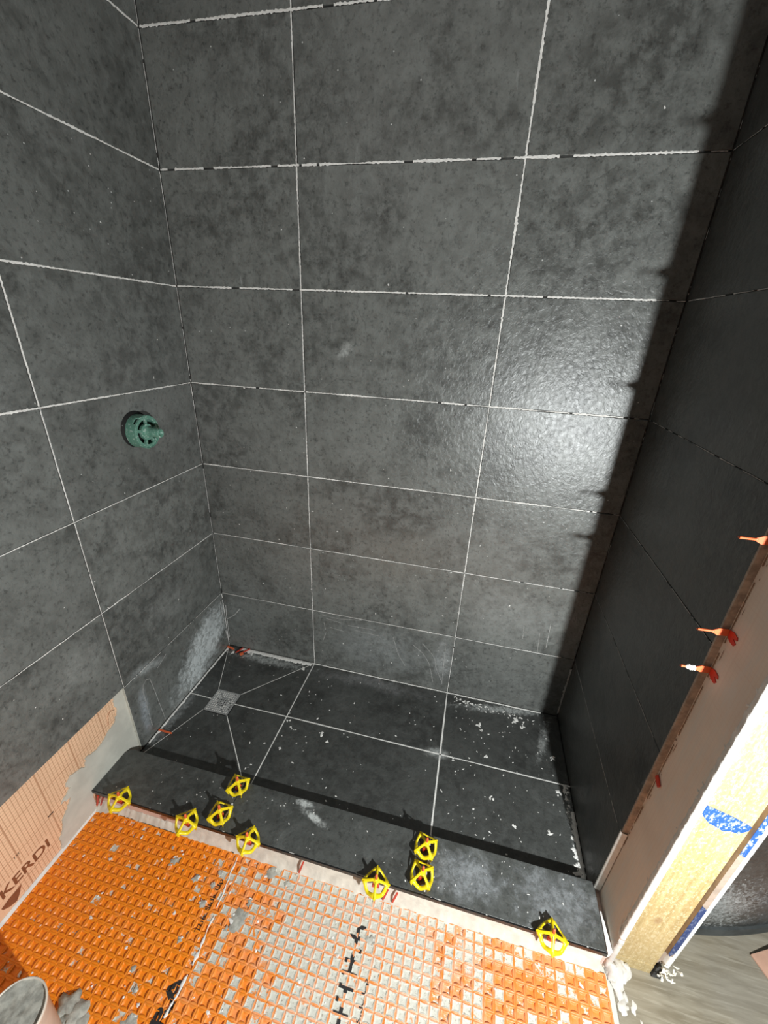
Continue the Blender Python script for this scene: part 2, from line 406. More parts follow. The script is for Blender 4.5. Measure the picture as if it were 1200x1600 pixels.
# ------------------------------------------------------------------ setting
# back wall
mb = MB(); seed = 1.
for k in range(8):
    for u0, u1 in ((0, XA), (XA, XB), (XB, W)):
        mb.slab([(u0+.001, ROWS[k]), (u1, ROWS[k]), (u1, ROWS[k+1]), (u0, ROWS[k+1])], FB, gap=.0042 if k > 2 else .003)
mb.box((-.03, .0035, -.05), (W+.03, .06, TOP), 1)
for k in range(1, 8):
    wd = (.0030, .0034, .0042, .0050, .0058, .0066, .0078)[k-1]
    for (u0, u1) in ((.004, XA), (XA, XB), (XB, W-.07 if k > 1 else W-.05)):
        seed += 1; ragged(mb, FB, (u0, ROWS[k]+.0004), (u1, ROWS[k]+.0004), wd, (.86, .80, .78, .80, .72, .66, .66)[k-1], 2, seed)
    seed += 1; ragged(mb, FB, (W-.07, ROWS[k]), (W-.002, ROWS[k]), .0026, .5, 3, seed)
for u in (XA, XB):
    for k in range(8):
        seed += 1; ragged(mb, FB, (u, ROWS[k]+.003), (u, ROWS[k+1]-.003), (.0028+.0008*k) if u == XB else .0032+.0003*k, .84, 2, seed)
o = mb.build('wall_back', [MAT['tile_back'], MAT['groove'], MAT['grout'], MAT['grout_dim']]); tag(o, kind='structure')

# left wall: tile columns in front of orange board
mb = MB()
cols = [(0, -D1), (-D1, -D1-.612), (-D1-.612, -D1-1.224), (-D1-1.224, -D1-1.836)]
for k in range(8):
    for ci, (a, b) in enumerate(cols):
        if k == 0 and ci > 0: continue
        mb.slab([(b, ROWS[k] if k else .001), (a-(.001 if ci == 0 else 0), ROWS[k] if k else .001), (a-(.001 if ci == 0 else 0), ROWS[k+1]), (b, ROWS[k+1])], FL, th=.009)
mb.box((-.0095, -2.4, H1-.001), (-.0035, .003, TOP), 1)
mb.box((-.0095, -D1+.004, -.02), (-.0035, .003, H1), 1)
for k in range(1, 8):
    wd = (.0022, .0032, .0034, .0050, .0056, .0060, .006)[k-1]
    for (u0, u1) in ((-.004, -D1), (-D1, -D1-.6)):
        if k == 1 and u0 < -.1: continue
        seed += 1; ragged(mb, FL, (u0, ROWS[k]), (u1, ROWS[k]), wd, (.62, .9, .78, .85, .9, .86, .8)[k-1], 2, seed)
for u in (-D1, -D1-.612):
    for k in range(1, 8):
        seed += 1; ragged(mb, FL, (u, ROWS[k]+.003), (u, ROWS[k+1]-.003), (.0024, .003, .0036, .006, .0064, .006, .006)[k-1], .88, 2, seed)
# inside corner: thinset in the corner joint
for k in range(8):
    seed += 1; ragged(mb, FL, (-.0018, ROWS[k]+.004), (-.0018, ROWS[k+1]-.004), .0030 if k else .006, .74, 2, seed)
wl = mb.build('wall_left', [MAT['tile_left'], MAT['groove'], MAT['grout']]); tag(wl, kind='structure')
mb = MB(); mb.box((-.055, -2.8, -.06), (-.0097, .06, TOP), 0)
wlb = mb.build('backer_board', MAT['board'], wl); wlb['label'] = 'orange gridded fleece-faced board below the wall tiles'

# right wall (one tile deep) and its backer board, partition core
mb = MB()
for k in range(8):
    mb.slab([(-.606, ROWS[k] if k else .001), (-.002, ROWS[k] if k else .001), (-.002, ROWS[k+1]), (-.606, ROWS[k+1])], FR, th=.010, gap=.002)
mb.box((W+.004, -.6045, -.02), (W+.012, .003, TOP), 1)
for k in range(1, 8):
    seed += 1; ragged(mb, FR, (-.004, ROWS[k]), (-.604, ROWS[k]), .0022 if k < 5 else .003, .62, 2, seed, rough=.6)
for k in range(2, 8):
    seed += 1; ragged(mb, FR, (-.002, ROWS[k]+.01), (-.002, ROWS[k+1]-.01), .002, .45, 2, seed)
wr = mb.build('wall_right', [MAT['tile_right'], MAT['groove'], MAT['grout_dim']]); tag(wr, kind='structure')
mb = MB(); mb.box((W+.012, -.733, -.034), (1.5315, .06, TOP)); mb.box((1.5315, -.710, -.034), (1.5445, .06, TOP))
o = mb.build('backer_board', MAT['board_dim'], wr); o['label'] = 'dusty pink-brown board smeared with thinset'

mb = MB(); FP = (Vector((W+.0118, 0, 0)), Y, Zv, -X)
ragged(mb, FP, (-.6145, .28), (-.6145, 1.35), .0045, .62, 0, 91.); ragged(mb, FP, (-.6215, .45), (-.6215, 1.35), .0016, .45, 0, 92.)
mb.build('brown_smears', plain('brown_smears', (.30, .19, .12), .8, 60, .3), wr)

# the rest of the room
mb = MB(); mb.box((-.06, -2.9, TOP), (3.3, .06, TOP+.05)); tag(mb.build('ceiling', MAT['ceiling']), kind='structure')
mb = MB(); mb.box((3.2, -2.9, -.1), (3.26, .06, TOP)); tag(mb.build('wall_far_right', MAT['paint']), kind='structure')
mb = MB(); mb.box((1.66, .0, -.1), (3.2, .06, TOP)); tag(mb.build('wall_back', MAT['paint']), kind='structure')
mb = MB(); mb.box((-.06, -2.9, -.1), (3.26, -2.85, TOP)); tag(mb.build('wall_front', MAT['paint']), kind='structure')

# shower floor: tiles fall to the drain
DX0, DX1, DY0, DY1 = .102, .209, -.243, -.349
YF = -.600
mb = MB()
def drop(q):
    x, y = q; d = math.hypot(x-.155, y+.295); return -.005*max(0, 1-d/.30)
g = .0034
mb.slab([(XA, YF), (XB, YF), (XB, -.293), (XA, -.293)], FF, gap=g); mb.slab([(XA, -.293), (XB, -.293), (XB, 0), (XA, 0)], FF, gap=g)
mb.slab([(XB, YF), (W, YF), (W, -.293), (XB, -.293)], FF, gap=g); mb.slab([(XB, -.293), (W, -.293), (W, 0), (XB, 0)], FF, gap=g)
dm = -.293; a, b, c, d = (DX0, DY0), (DX1, DY0), (DX1, DY1), (DX0, DY1)
for poly in ([(0, 0), (XA, 0), b, a], [(0, YF), (XA, YF), c, d], [(0, 0), a, (DX0, dm), (0, dm)], [(0, YF), d, (DX0, dm), (0, dm)],
             [(XA, 0), b, (DX1, dm), (XA, dm)], [(XA, YF), c, (DX1, dm), (XA, dm)]):
    mb.slab(poly, FF, gap=g*.9, drop=drop, tilt=False)
mb.box((-.01, YF, -.06), (W+.01, .005, -.0095), 1)
# thinset in the floor joints, filled nearly flush
def floor_line(p, q, wd=.0034, mi=2, cover=2.):
    p = Vector(p); q = Vector(q); n = 24; nrm = Vector((-(q-p).y, (q-p).x)).normalized(); vs = []; fs = []
    for i in range(n+1):
        c = p+(q-p)*i/n; ww = wd*.68*(.85+.4*nz(i*.9, p.x*9+q.y*5)); dz = drop(c)
        for sgn in (-1, 1): e = c+nrm*sgn*ww; vs.append((e.x, e.y, dz+.0002))
    for i in range(n): fs.append((2*i, 2*i+1, 2*i+3, 2*i+2))
    mb.add(vs, fs, mi)
floor_line((XA, -.001), (XA, YF)); floor_line((XB, 0), (XB, YF), .0048)
floor_line((0, dm), (DX0, dm), .0034); floor_line((DX1, dm), (W, dm), .0036)
floor_line((0, 0), a, .0018); floor_line((XA, 0), b, .0026); floor_line((XA, YF), c, .0026); floor_line((0, YF), d, .0020)
fl = mb.build('floor', [MAT['tile_floor'], MAT['groove'], MAT['grout']]); tag(fl, kind='structure')

# outer floor
mb = MB(); mb.box((1.535, -2.85, -.06), (3.2, 0, -.030)); mb.box((-.05, -2.85, -.08), (1.535, -.60, -.033), 1)
o = mb.build('floor', [MAT['lvt'], MAT['thinset']]); tag(o, kind='structure')

# perimeter joint of the shower floor (sloppy thinset)
def lump_strip(mb, pts, w0, w1, h, seed, mi=0, step=.006):
    """irregular fillet along a polyline; w0 / w1 offsets to both sides in direction side"""
    vs = []; fs = []; k = 0
    for (p, q, side) in pts:
        p = Vector(p); q = Vector(q); side = Vector(side); n = max(2, int((q-p).length/step)); base = len(vs)
        for i in range(n+1):
            c = p+(q-p)*i/n; r1 = w1*(.55+.9*abs(nz(k*.31+seed, seed*2)))+w1*.35*nz(k*1.3, seed); hh = h*(.7+.6*nz(k*.8, seed+3)); k += 1
            vs += [c, c+side*w0+Vector((0, 0, hh)), c+side*(w0+r1*.6)+Vector((0, 0, hh*.6)), c+side*(w0+r1)+Vector((0, 0, .0002))]
        for i in range(n):
            for j in range(3): e = base+i*4+j; fs.append((e, e+1, e+5, e+4))
    mb.add(vs, fs, mi, None, True)
mb = MB()
lump_strip(mb, [((.07, -.001, .0004), (.43, -.001, .0004), (0, -1, 0))], .003, .024, .004, 3.1)
lump_strip(mb, [((.43, -.001, .0004), (1.06, -.001, .0004), (0, -1, 0))], .001, .005, .003, 4.1)
lump_strip(mb, [((1.06, -.001, .0004), (1.44, -.001, .0004), (0, -1, 0))], .001, .006, .003, 5.1)
lump_strip(mb, [((.001, -.02, .0004), (.001, -.53, .0004), (1, 0, 0))], .002, .009, .004, 6.1)
lump_strip(mb, [((W-.001, -.38, .0004), (W-.001, -.585, .0004), (-1, 0, 0))], .001, .016, .004, 7.1)
lump_strip(mb, [((W-.0, -.002, .02), (W-.0, -.002, .26), (-.8, -.5, 0))], .002, .012, .0, 8.1)
tag(mb.build('trim_1', MAT['grout']), kind='structure')
# tile edge profile at the end of the right wall
mb = MB(); mb.box((W-.0012, -.6102, .0605), (W+.0125, -.6058, TOP))
n = 60; vs = []; fs = []
for i in range(n+1):
    z = .0605+.26*i/n; r_ = .0014+.001*nz(i*.5)
    vs += [(W-.0022-r_*.4, -.604, z), (W-.003-r_, -.609, z), (W-.001, -.6125, z), (W+.010, -.6125-r_, z)]
for i in range(n):
    for j in range(3): e = i*4+j; fs.append((e, e+1, e+5, e+4))
mb.add(vs, fs, 1, None, True)
o = mb.build('trim_2', [plain('tan_edge_profile', (.42, .33, .26), .6, 60, .3), MAT['plaster']]); tag(o, kind='structure')

# ------------------------------------------------------------------ curb
cu = empty('shower_curb', (.75, -.67, -.033)); tag(cu, 'low shower curb topped with one long dark slate slab', 'curb')
def build_at(mb, name, mats, parent, **kw):
    o = mb.build(name, mats, parent, **kw); o.matrix_parent_inverse = Matrix.Translation(parent.location).inverted(); return o
FC = (Vector((0, 0, .06)), X, Y, Zv)
mb = MB()
poly = [(-.0085, -.742), (XA, -.742), (XA, -.6), (.012, -.590), (.002, -.607)]
mb.slab([(-.0085, -.742), (XA, -.742), (XA, -.595), (.012, -.595), (-.0085, -.612)], FC, th=.012, tilt=False, gap=.001)
mb.slab([(XA, -.742), (XB, -.742), (XB, -.595), (XA, -.595)], FC, th=.012, tilt=False, gap=.0022)
mb.slab([(XB, -.742), (W-.001, -.742), (W-.001, -.595), (XB, -.595)], FC, th=.012, tilt=False, gap=.0022)
mb.box((-.004, -.731, .044), (W-.002, -.597, .0495), 1)
build_at(mb, 'slab', [MAT['tile_curb'], MAT['groove']], cu)
mb = MB(); mb.box((-.0095, -.7285, -.033), (W+.011, -.600, .0465))
build_at(mb, 'core', MAT['board_curb'], cu)['label'] = 'pinkish board face under the slab edge'
mb = MB()   # thinset smeared over the face of the curb
n = 200; vs = []; fs = []
for i in range(n+1):
    x = .30+(W-.30)*i/n; top = .010+.034*min(1, max(0, (x-.45)/.35))+.004*nz(i*.6); dep = .004+.003*nz(i*.4, 3)
    vs += [(x, -.7287, top), (x, -.730-dep*.3, top-.004), (x, -.732-dep*.5, -.012), (x, -.739-dep*1.8-.005*abs(nz(i*.9, 7)), -.0285)]
for i in range(n):
    for j in range(3): e = i*4+j; fs.append((e, e+1, e+5, e+4))
mb.add(vs, fs, 0, None, True)
vs = []; fs = []; n = 60
for i in range(n+1):
    x = -.009+.31*i/n
    top = -.012+.006*nz(i*.7); vs += [(x, -.7287, top), (x, -.735-.003*abs(nz(i*.5, 2)), top-.004), (x, -.743-.010*abs(nz(i*.6, 5))-.012*max(0, 1-x/.06), -.0285)]
for i in range(n):
    for j in range(2): e = i*3+j; fs.append((e, e+1, e+4, e+3))
mb.add(vs, fs, 0, None, True)
build_at(mb, 'thinset_smear', plain('cream_thinset', (.70, .64, .55), .9, 30, .14, .5, 150), cu)
mb = MB(); mb.box((-.0085, -.7440, .0470), (W-.001, -.7400, .0596))
build_at(mb, 'edge_profile', plain('black_edge_profile', (.012, .012, .012), .3), cu)
mb = MB()   # white bits left in the slab joints and along its front edge
ragged(mb, FC, (XA, -.60), (XA, -.735), .007, .62, 0, 61.); ragged(mb, FC, (XB, -.60), (XB, -.735), .005, .62, 0, 62.)
ragged(mb, FC, (.02, -.7415), (1.49, -.7415), .0018, .38, 0, 63.)
ragged(mb, (Vector((0, -.7442, .05)), X, Zv, -Y), (.02, -.001), (1.5, -.001), .003, .30, 0, 64.)
build_at(mb, 'joint_filler', MAT['grout'], cu)
mb = MB()   # tapered strip of caulk between slab and pink board
mb.add([(W-.0005, -.742, .0605), (W+.010, -.738, .0605), (W+.0115, -.735, .0600), (W+.004, -.66, .0605), (W-.0005, -.66, .0605), (W-.0005, -.742, .035), (W+.0115, -.735, .035)],
       [(0, 1, 2, 3, 4), (0, 5, 6, 2, 1)])
build_at(mb, 'caulk_strip', MAT['plaster'], cu, recalc=True)

# thinset patch spread over the board left of the curb
def patch(name, mat, outline, place, thick, parent, seed=0., jag=.004, step=.004, rough=0.):
    pts = []
    for i in range(len(outline)):
        a = Vector(outline[i]); b = Vector(outline[(i+1) % len(outline)]); n = max(1, int((b-a).length/step))
        for k in range(n):
            q = a+(b-a)*k/n; j = jag
            pts.append((q.x+j*nz(q.x*120+seed, q.y*120), q.y+j*nz(q.x*120, q.y*120+seed+5)))
    m = MB(); n = len(pts); vs = [place(u, v, thick) for u, v in pts]+[place(u, v, -.0003) for u, v in pts]
    m.add(vs, [tuple(range(n))]+[(i, i+n, (i+1) % n+n, (i+1) % n) for i in range(n)])
    return m.build(name, mat, parent)
PL = lambda u, v, t: Vector((-.0097+t, u, v))
patch('thinset_patch', MAT['thinset'], [(-.5560, .305), (-.5560, -.005), (-.62, -.005), (-.62, .04), (-.745, .04), (-.745, -.03), (-.868, -.03), (-.862, .02), (-.845, .04), (-.835, .075), (-.815, .09), (-.80, .115),
      (-.825, .125), (-.79, .150), (-.80, .170), (-.775, .185), (-.75, .175), (-.735, .162), (-.725, .19), (-.69, .178), (-.66, .185), (-.64, .20), (-.615, .205), (-.60, .225), (-.592, .25), (-.598, .27), (-.59, .303)],
      PL, .0035, wl, 3., .006)['label'] = 'pale grey thinset patch spread beside the curb'
mb = MB(); mb.box((-.0098, -.5572, .002), (-.0002, -.5552, .304)); o = mb.build('tile_edge', MAT['thinset'], wl)
patch('board_window', MAT['board'], [(-.602, .262-.01), (-.615, .262), (-.628, .25), (-.632, .222), (-.622, .208), (-.61, .22)], lambda u, v, t: Vector((-.0058+t, u, v)), .0001, wl, 2., .004)
# white sealing fillet at the foot of the board
mb = MB(); vs = []; fs = []; n = 150
for i in range(n+1):
    y = -.75-.45*i/n; k = 1+.35*nz(i*.5); z0 = -.0205+.003*nz(i*.7, 4.)
    vs += [(-.0094, y, z0), (-.0065, y, z0-.002), (-.0045+.002*nz(i*.6, 8), y, -.0245), (-.0020*k, y, -.0275)]
for i in range(n):
    for j in range(3): e = i*4+j; fs.append((e, e+1, e+5, e+4))
mb.add(vs, fs, 0, None, True); mb.build('sealant_fillet', MAT['plaster'], wl)['label'] = 'white sealant line where board meets floor'

# ------------------------------------------------------------------ printed text
def text_polys(s, size, bold=0.):
    cu_ = bpy.data.curves.new('t', 'FONT'); cu_.body = s; cu_.size = size; cu_.offset = bold; cu_.resolution_u = 4
    ob = bpy.data.objects.new('t', cu_); C.objects.link(ob); bpy.context.view_layer.update()
    me = bpy.data.meshes.new_from_object(ob.evaluated_get(bpy.context.evaluated_depsgraph_get()))
    vs = [v.co.copy() for v in me.vertices]; fs = [tuple(p.vertices) for p in me.polygons]
    bpy.data.objects.remove(ob); bpy.data.meshes.remove(me)
    return vs, fs
def fit(vs, x0, x1, y0, y1):
    ax = min(v.x for v in vs); bx = max(v.x for v in vs); ay = min(v.y for v in vs); by = max(v.y for v in vs)
    return [((v.x-ax)/(bx-ax)*(x1-x0)+x0, (v.y-ay)/(by-ay)*(y1-y0)+y0) for v in vs]
# KERDI on the left board: reads towards the curb
vs, fs = text_polys('KERDI', .05, .0012)
q = fit(vs, -1.012, -.884, .034, .066)
mb = MB(); mb.add([(-.0094, u, v) for u, v in q], fs)
tri = [(-.970, .0185), (-1.003, .0185), (-1.023, .014), (-1.021, .005), (-1.008, -.009), (-.992, -.016), (-.982, -.004)]
mb.add([(-.0094, u, v) for u, v in tri], [tuple(range(len(tri)))])
mb.build('printed_lettering', MAT['ink_brown'], wl, recalc=False)['label'] = 'brown printed lettering on the board'
mb = MB()
vs, fs = text_polys('10', .02); q = fit(vs, -.958, -.945, .114, .120); mb.add([(-.0093, u, v) for u, v in q], fs)
mb.box((-.0097, -.862, .125), (-.0093, -.846, .129))
mb.build('printed_number', MAT['ink'], wl, recalc=False)

# ------------------------------------------------------------------ orange membrane
PX, PY, X0, Y0, Y1 = .0250, .0225, -.0035, -.7455, -1.42
ZT = -.0275; DEP = .0045
NX = 61; NY = int((Y0-Y1)/PY)
def dens(x, y):
    d = 1.5*math.exp(-((x-(.90-.35*(y+.80)))/.27)**2)*(1 if y > -.98 else max(.45, 1-(-.98-y)*3))
    d = max(d, .75*math.exp(-((x-1.17)/.14)**2-((y+.82)/.14)**2), .26 if x > .6 else .0)
    d = max(d, .55*math.exp(-((x-.62)/.10)**2-((y+.88)/.12)**2))
    d += .32*nz(x*14, y*14); 
    if x < .45: d *= .35
    return max(0., min(1.15, d))
def membrane():
    v = []; f = []; A = []; B = []; D = []; NP = 5
    for j in range(NY):
        for i in range(NX):
            xa = X0+i*PX; yb = Y0-j*PY; ya = yb-PY; cx, cy = xa+PX/2, yb-PY/2
            rn = random.random(); dn = dens(cx, cy); base = len(v); filled = rn < dn
            hx, hy = PX/2, PY/2; floor_z = ZT-DEP+(DEP*.68 if filled else 0)
            rings = []
            def ring(ix, iy, conc, z, jit=0.):
                pts = []
                for side in range(4):
                    for k in range(NP-1):
                        t = -1+2*k/(NP-1); c_ = conc*(1-t*t)
                        if side == 0: p = (t*(hx-ix), -(hy-iy)+c_)
                        elif side == 1: p = ((hx-ix)-c_, t*(hy-iy))
                        elif side == 2: p = (-t*(hx-ix), (hy-iy)-c_)
                        else: p = (-(hx-ix)+c_, -t*(hy-iy))
                        pts.append((cx+p[0]+jit*nz(p[0]*900+i*3.3, p[1]*900+j*1.7), cy+p[1]+jit*nz(p[0]*900+7, p[1]*900+i), z))
                return pts
            rings = [ring(0, 0, 0, ZT-.0009), ring(.0009, .0009, 0, ZT), ring(.0023, .0023, .0026, ZT-.0003, .0006),
                     ring(.0027, .0027, .0030, floor_z+.0004, .0006), ring(.0042, .0042, .0026, floor_z+.0002*nz(i*3.1, j*7.7))]
            m = 4*(NP-1)
            for ri, rg in enumerate(rings):
                v.extend(rg); A.extend([0. if ri < 3-filled else 1.]*m); B.extend([rn]*m); D.extend([dn]*m)
            v.append((cx, cy, floor_z+.0006+.0008*nz(i*5.1, j*3.7)+(.0006 if filled else 0))); A.append(1.); B.append(rn); D.append(dn)
            for ri in range(4):
                for k in range(m): k2 = (k+1) % m; f.append((base+ri*m+k, base+ri*m+k2, base+(ri+1)*m+k2, base+(ri+1)*m+k))
            for k in range(m): f.append((base+4*m+k, base+4*m+(k+1) % m, base+5*m))
    me = bpy.data.meshes.new('membrane_sheet'); me.from_pydata(v, [], f); me.materials.append(MAT['membrane'])
    for nm, ar in (('cavity', A), ('cell_random', B), ('fill_amount', D)):
        at = me.attributes.new(nm, 'FLOAT', 'POINT'); at.data.foreach_set('value', ar)
    me.polygons.foreach_set('use_smooth', [True]*len(f)); me.update()
    o = bpy.data.objects.new('uncoupling_membrane', me); C.objects.link(o); return o
mem = membrane(); tag(mem, 'orange waffle-patterned plastic membrane covering the floor before the curb', 'floor membrane')
def on_membrane(name, txt, x0, x1, y0, y1, mat, label, bold=0.):
    """print read towards +y, letter tops towards -x, following the waffle relief"""
    vs, fs = text_polys(txt, .05, bold); q = fit(vs, y0, y1, 0, x1-x0)
    bm = bmesh.new(); bv = [bm.verts.new((x1-b_, a_, 0)) for a_, b_ in q]
    for t in fs:
        try: bm.faces.new([bv[i] for i in t])
        except ValueError: pass
    cuts = []
    i0 = int((x0-X0)/PX)-1
    for i in range(i0, int((x1-X0)/PX)+3):
        for o_ in (.0042, PX-.0042): cuts.append(((X0+i*PX+o_, 0, 0), (1, 0, 0)))
    for j in range(int((Y0-y1)/PY)-1, int((Y0-y0)/PY)+3):
        for o_ in (.0042, PY-.0042): cuts.append(((0, Y0-j*PY-o_, 0), (0, 1, 0)))
    for co, no in cuts: bmesh.ops.bisect_plane(bm, geom=bm.verts[:]+bm.edges[:]+bm.faces[:], plane_co=co, plane_no=no)
    mb_ = MB()
    for fc in bm.faces:
        c = fc.calc_center_median(); u = ((c.x-X0) % PX); w_ = ((Y0-c.y) % PY)
        cav = .0042 < u < PX-.0042 and .0042 < w_ < PY-.0042
        z = ZT-DEP+.0012 if cav else ZT+.00035
        mb_.add([(p.co.x, p.co.y, z) for p in fc.verts], [tuple(range(len(fc.verts)))])
    bm.free(); o = mb_.build(name, mat, mem, recalc=False); o['label'] = label
on_membrane('printed_text', 'This Side Up', .480, .496, -.928, -.812, MAT['ink'], 'small black print running up the membrane', .0008)
on_membrane('printed_text', 'DITRA', .482, .516, -1.20, -1.003, MAT['ink'], 'large black letters beside the membrane seam', .002)
on_membrane('printed_text', 'C', .474, .488, -.748, -.738, MAT['ink'], 'black letter near the curb', .002)
on_membrane('printed_text', 'DITRA', .878, .915, -1.03, -.80, MAT['ink'], 'large black letters half buried in thinset', .001)
on_membrane('printed_text', 'This Side Up', .935, .948, -1.02, -.90, MAT['ink'], 'small black print below thinset', .0006)
# thinset in the seam between the two sheets
mb = MB(); vs = []; fs = []; n = 90
for i in range(n+1):
    y = -.755-.50*i/n; x = .4975+.018*min(1, (-y-.755)/.2)+(.002 if y > -.9 else 0)+.0032*nz(i*.23)+.0012*nz(i*.9)-.01*max(0, (-y-1.0))/.1; k = .0010+.0042*abs(nz(i*.33, 2.2))*(1.8 if y < -.93 else 1)
    vs += [(x-k, y, ZT+.0002), (x, y, ZT+.0022), (x+k, y, ZT+.0002)]
for i in range(n):
    if nz(i*.25, 9.1) < .35:
        for j in range(2): e = i*3+j; fs.append((e, e+1, e+4, e+3))
mb.add(vs, fs, 0, None, True); mb.build('seam_filler', MAT['grout'], mem)['label'] = 'broken pale line of thinset in the sheet seam'

# dried splashes of mortar on the membrane (uncountable spatter)
def blob(mb, c, r, h, N=Zv, seed=0., mi=0, aspect=1., ang=0.):
    n = 18; N = Vector(N); a = N.orthogonal().normalized(); b = N.cross(a); c = Vector(c)
    ca, sa = math.cos(ang), math.sin(ang); a, b = a*ca+b*sa, b*ca-a*sa
    vs = [c+N*h]; fs = []
    for ring, (rr, hh) in enumerate(((.55, .8), (1., 0.))):
        for k in range(n):
            an = 2*PI*k/n; q = rr*r*(1+.55*nz(math.cos(an)*1.7+seed, math.sin(an)*1.7, seed)+.45*nz(an*2.3, seed*1.7))
            vs.append(c+a*math.cos(an)*q*aspect+b*math.sin(an)*q+N*(h*hh*(1+.5*nz(an, seed))))
    for k in range(n): k2 = (k+1) % n; fs += [(0, 1+k, 1+k2), (1+k, 1+n+k, 1+n+k2, 1+k2)]
    mb.add(vs, fs, mi, None, True)
mb = MB(); s_ = 0.
for (x, y, r) in ((.327, -.809, .009), (.413, -.828, .009), (.473, -.800, .006), (.467, -.874, .009), (.577, -.883, .017), (.574, -.868, .012), (.589, -.839, .007), (.381, -1.023, .006), (.412, -1.048, .006),
                  (.616, -.765, .013), (.617, -.755, .008), (.455, -.952, .005), (.44, -1.10, .014), (.428, -1.105, .010), (.30, -.78, .004), (.93, -.83, .009), (.67, -.775, .008), (.47, -.83, .006)):
    s_ += 3.7; blob(mb, (x, y, ZT-.0001), r*.95, .0022, Zv, s_, 0, 1.2, s_)
    for k in range(5): blob(mb, (x+random.uniform(-r, r)*1.2, y+random.uniform(-r, r)*1.2, ZT), r*random.uniform(.12, .35), .0012, Zv, s_+k*3.1, k % 2, 1.6, k*1.9)
for i in range(90):
    x = random.uniform(.02, 1.5); y = random.uniform(-1.1, -.75); s_ += 1.3
    blob(mb, (x, y, ZT-.0002), random.uniform(.0012, .0035), .0012, Zv, s_, 1, random.uniform(1, 1.8), s_)
o = mb.build('mortar_splashes', [MAT['mortar'], MAT['grout']]); tag(o, 'grey and white splashes of dried mortar over the orange membrane', 'mortar splashes', kind='stuff')

# white crumbs of thinset on floor, curb and walls
mb = MB(); s_ = 100.
for i in range(190):
    x = random.uniform(.05, 1.46); y = random.uniform(-.56, -.03); s_ += 1.1
    if random.random() < .35: x = random.uniform(1.05, 1.48)
    r = random.choice((.0008, .001, .0012, .0016, .0022)); blob(mb, (x, y, .0006+drop((x, y))), r, r*.5, Zv, s_, 0, random.uniform(1, 2.4), s_)
for (x, y, r) in ((.40, -.045, .008), (.455, -.31, .007), (.48, -.335, .006), (.475, -.42, .006), (1.19, -.13, .009), (1.20, -.15, .007), (1.33, -.07, .012), (1.36, -.09, .010), (1.46, -.2, .008), (1.47, -.33, .010),
                  (1.42, -.46, .009), (1.31, -.47, .006), (1.24, -.40, .007), (.60, -.33, .008), (.63, -.35, .006), (.14, -.03, .010), (.05, -.04, .009), (1.22, -.26, .006), (1.10, -.30, .005), (.56, -.27, .004)):
    for k in range(4):
        s_ += 2.3; rr = r*random.uniform(.2, .5); blob(mb, (x+random.uniform(-r, r)*.9, y+random.uniform(-r, r)*.9, .0006+drop((x, y))), rr, .001, Zv, s_, 0, random.uniform(1, 2.4), s_)
for i in range(60):
    s_ += 1.7; y = random.uniform(-.56, -.30); r = random.choice((.0015, .002, .0035, .005)); blob(mb, (1.492+random.gauss(0, .006), y, .0006), r, .0012, Zv, s_, 0, random.uniform(1, 2.5), s_)
for i in range(60):
    s_ += 1.7; x = random.uniform(1.07, 1.42); r = random.choice((.0012, .002, .003)); blob(mb, (x, -.014-abs(random.gauss(0, .012))-(x-1.07)*.10, .0006), r, .0012, Zv, s_, 0, random.uniform(1, 2.5), s_)
tag(mb.build('thinset_crumbs', MAT['grout']), 'tiny white crumbs of thinset scattered over the dark shower floor tiles', 'crumbs', kind='stuff')
mb = MB()
for i in range(75):
    s_ += 1.1; r = random.choice((.0008, .001, .0015)); blob(mb, (random.uniform(.15, 1.45), random.uniform(-.73, -.605), .0607), r, r*.5, Zv, s_, 0, random.uniform(1, 2), s_)
tag(build_at(mb, 'thinset_crumbs', MAT['grout'], cu), kind='stuff')
mb = MB()
for i in range(90):
    s_ += 1.1; r = random.choice((.0008, .001, .0018)); blob(mb, (random.uniform(.05, 1.42), -.0007, random.triangular(.02, 2., .1)), r, r*.5, -Y, s_, 0, random.uniform(1, 2.5), s_)
tag(mb.build('thinset_crumbs', MAT['grout'], bpy.data.objects['wall_back']), kind='stuff')
mb = MB()
for i in range(60):
    s_ += 1.1; r = random.choice((.0008, .001, .0015)); blob(mb, (.0007, random.uniform(-1.1, -.03), random.uniform(.33, 1.9)), r, r*.5, X, s_, 0, random.uniform(1, 2.5), s_)
tag(mb.build('thinset_crumbs', MAT['grout'], wl), kind='stuff')

# smear strokes on the low tiles
def stroke(mb, F, pts, wd, seed=0., h=.0005, mi=0):
    O, U, V, N = F; pts = [Vector(p) for p in pts]; run = []
    for i in range(len(pts)-1):
        n = max(2, int((pts[i+1]-pts[i]).length/.004))
        for k in range(n+(i == len(pts)-2)): run.append(pts[i]+(pts[i+1]-pts[i])*k/n)
    vs = []; fs = []
    for i, p in enumerate(run):
        t = (run[min(i+1, len(run)-1)]-run[max(i-1, 0)]).normalized(); q = Vector((-t.y, t.x)); ww = wd*(.6+.7*abs(nz(i*.7, seed)))
        for e in (p-q*ww/2, p+q*ww/2): vs.append(O+U*e.x+V*e.y+N*(h+.0006))
    for i in range(len(run)-1):
        if nz(i*.35, seed+3) < .45: fs.append((2*i, 2*i+1, 2*i+3, 2*i+2))
    mb.add(vs, fs, mi)
mb = MB()
stroke(mb, FL, [(-.494, .05), (-.494, .225), (-.486, .247), (-.470, .255), (-.456, .245), (-.451, .20), (-.435, .012)], .0022, 1.)
stroke(mb, FL, [(-.415, .255), (-.365, .278)], .003, 2.)
stroke(mb, FL, [(-.06, .28), (-.10, .275), (-.14, .262)], .002, 3.)
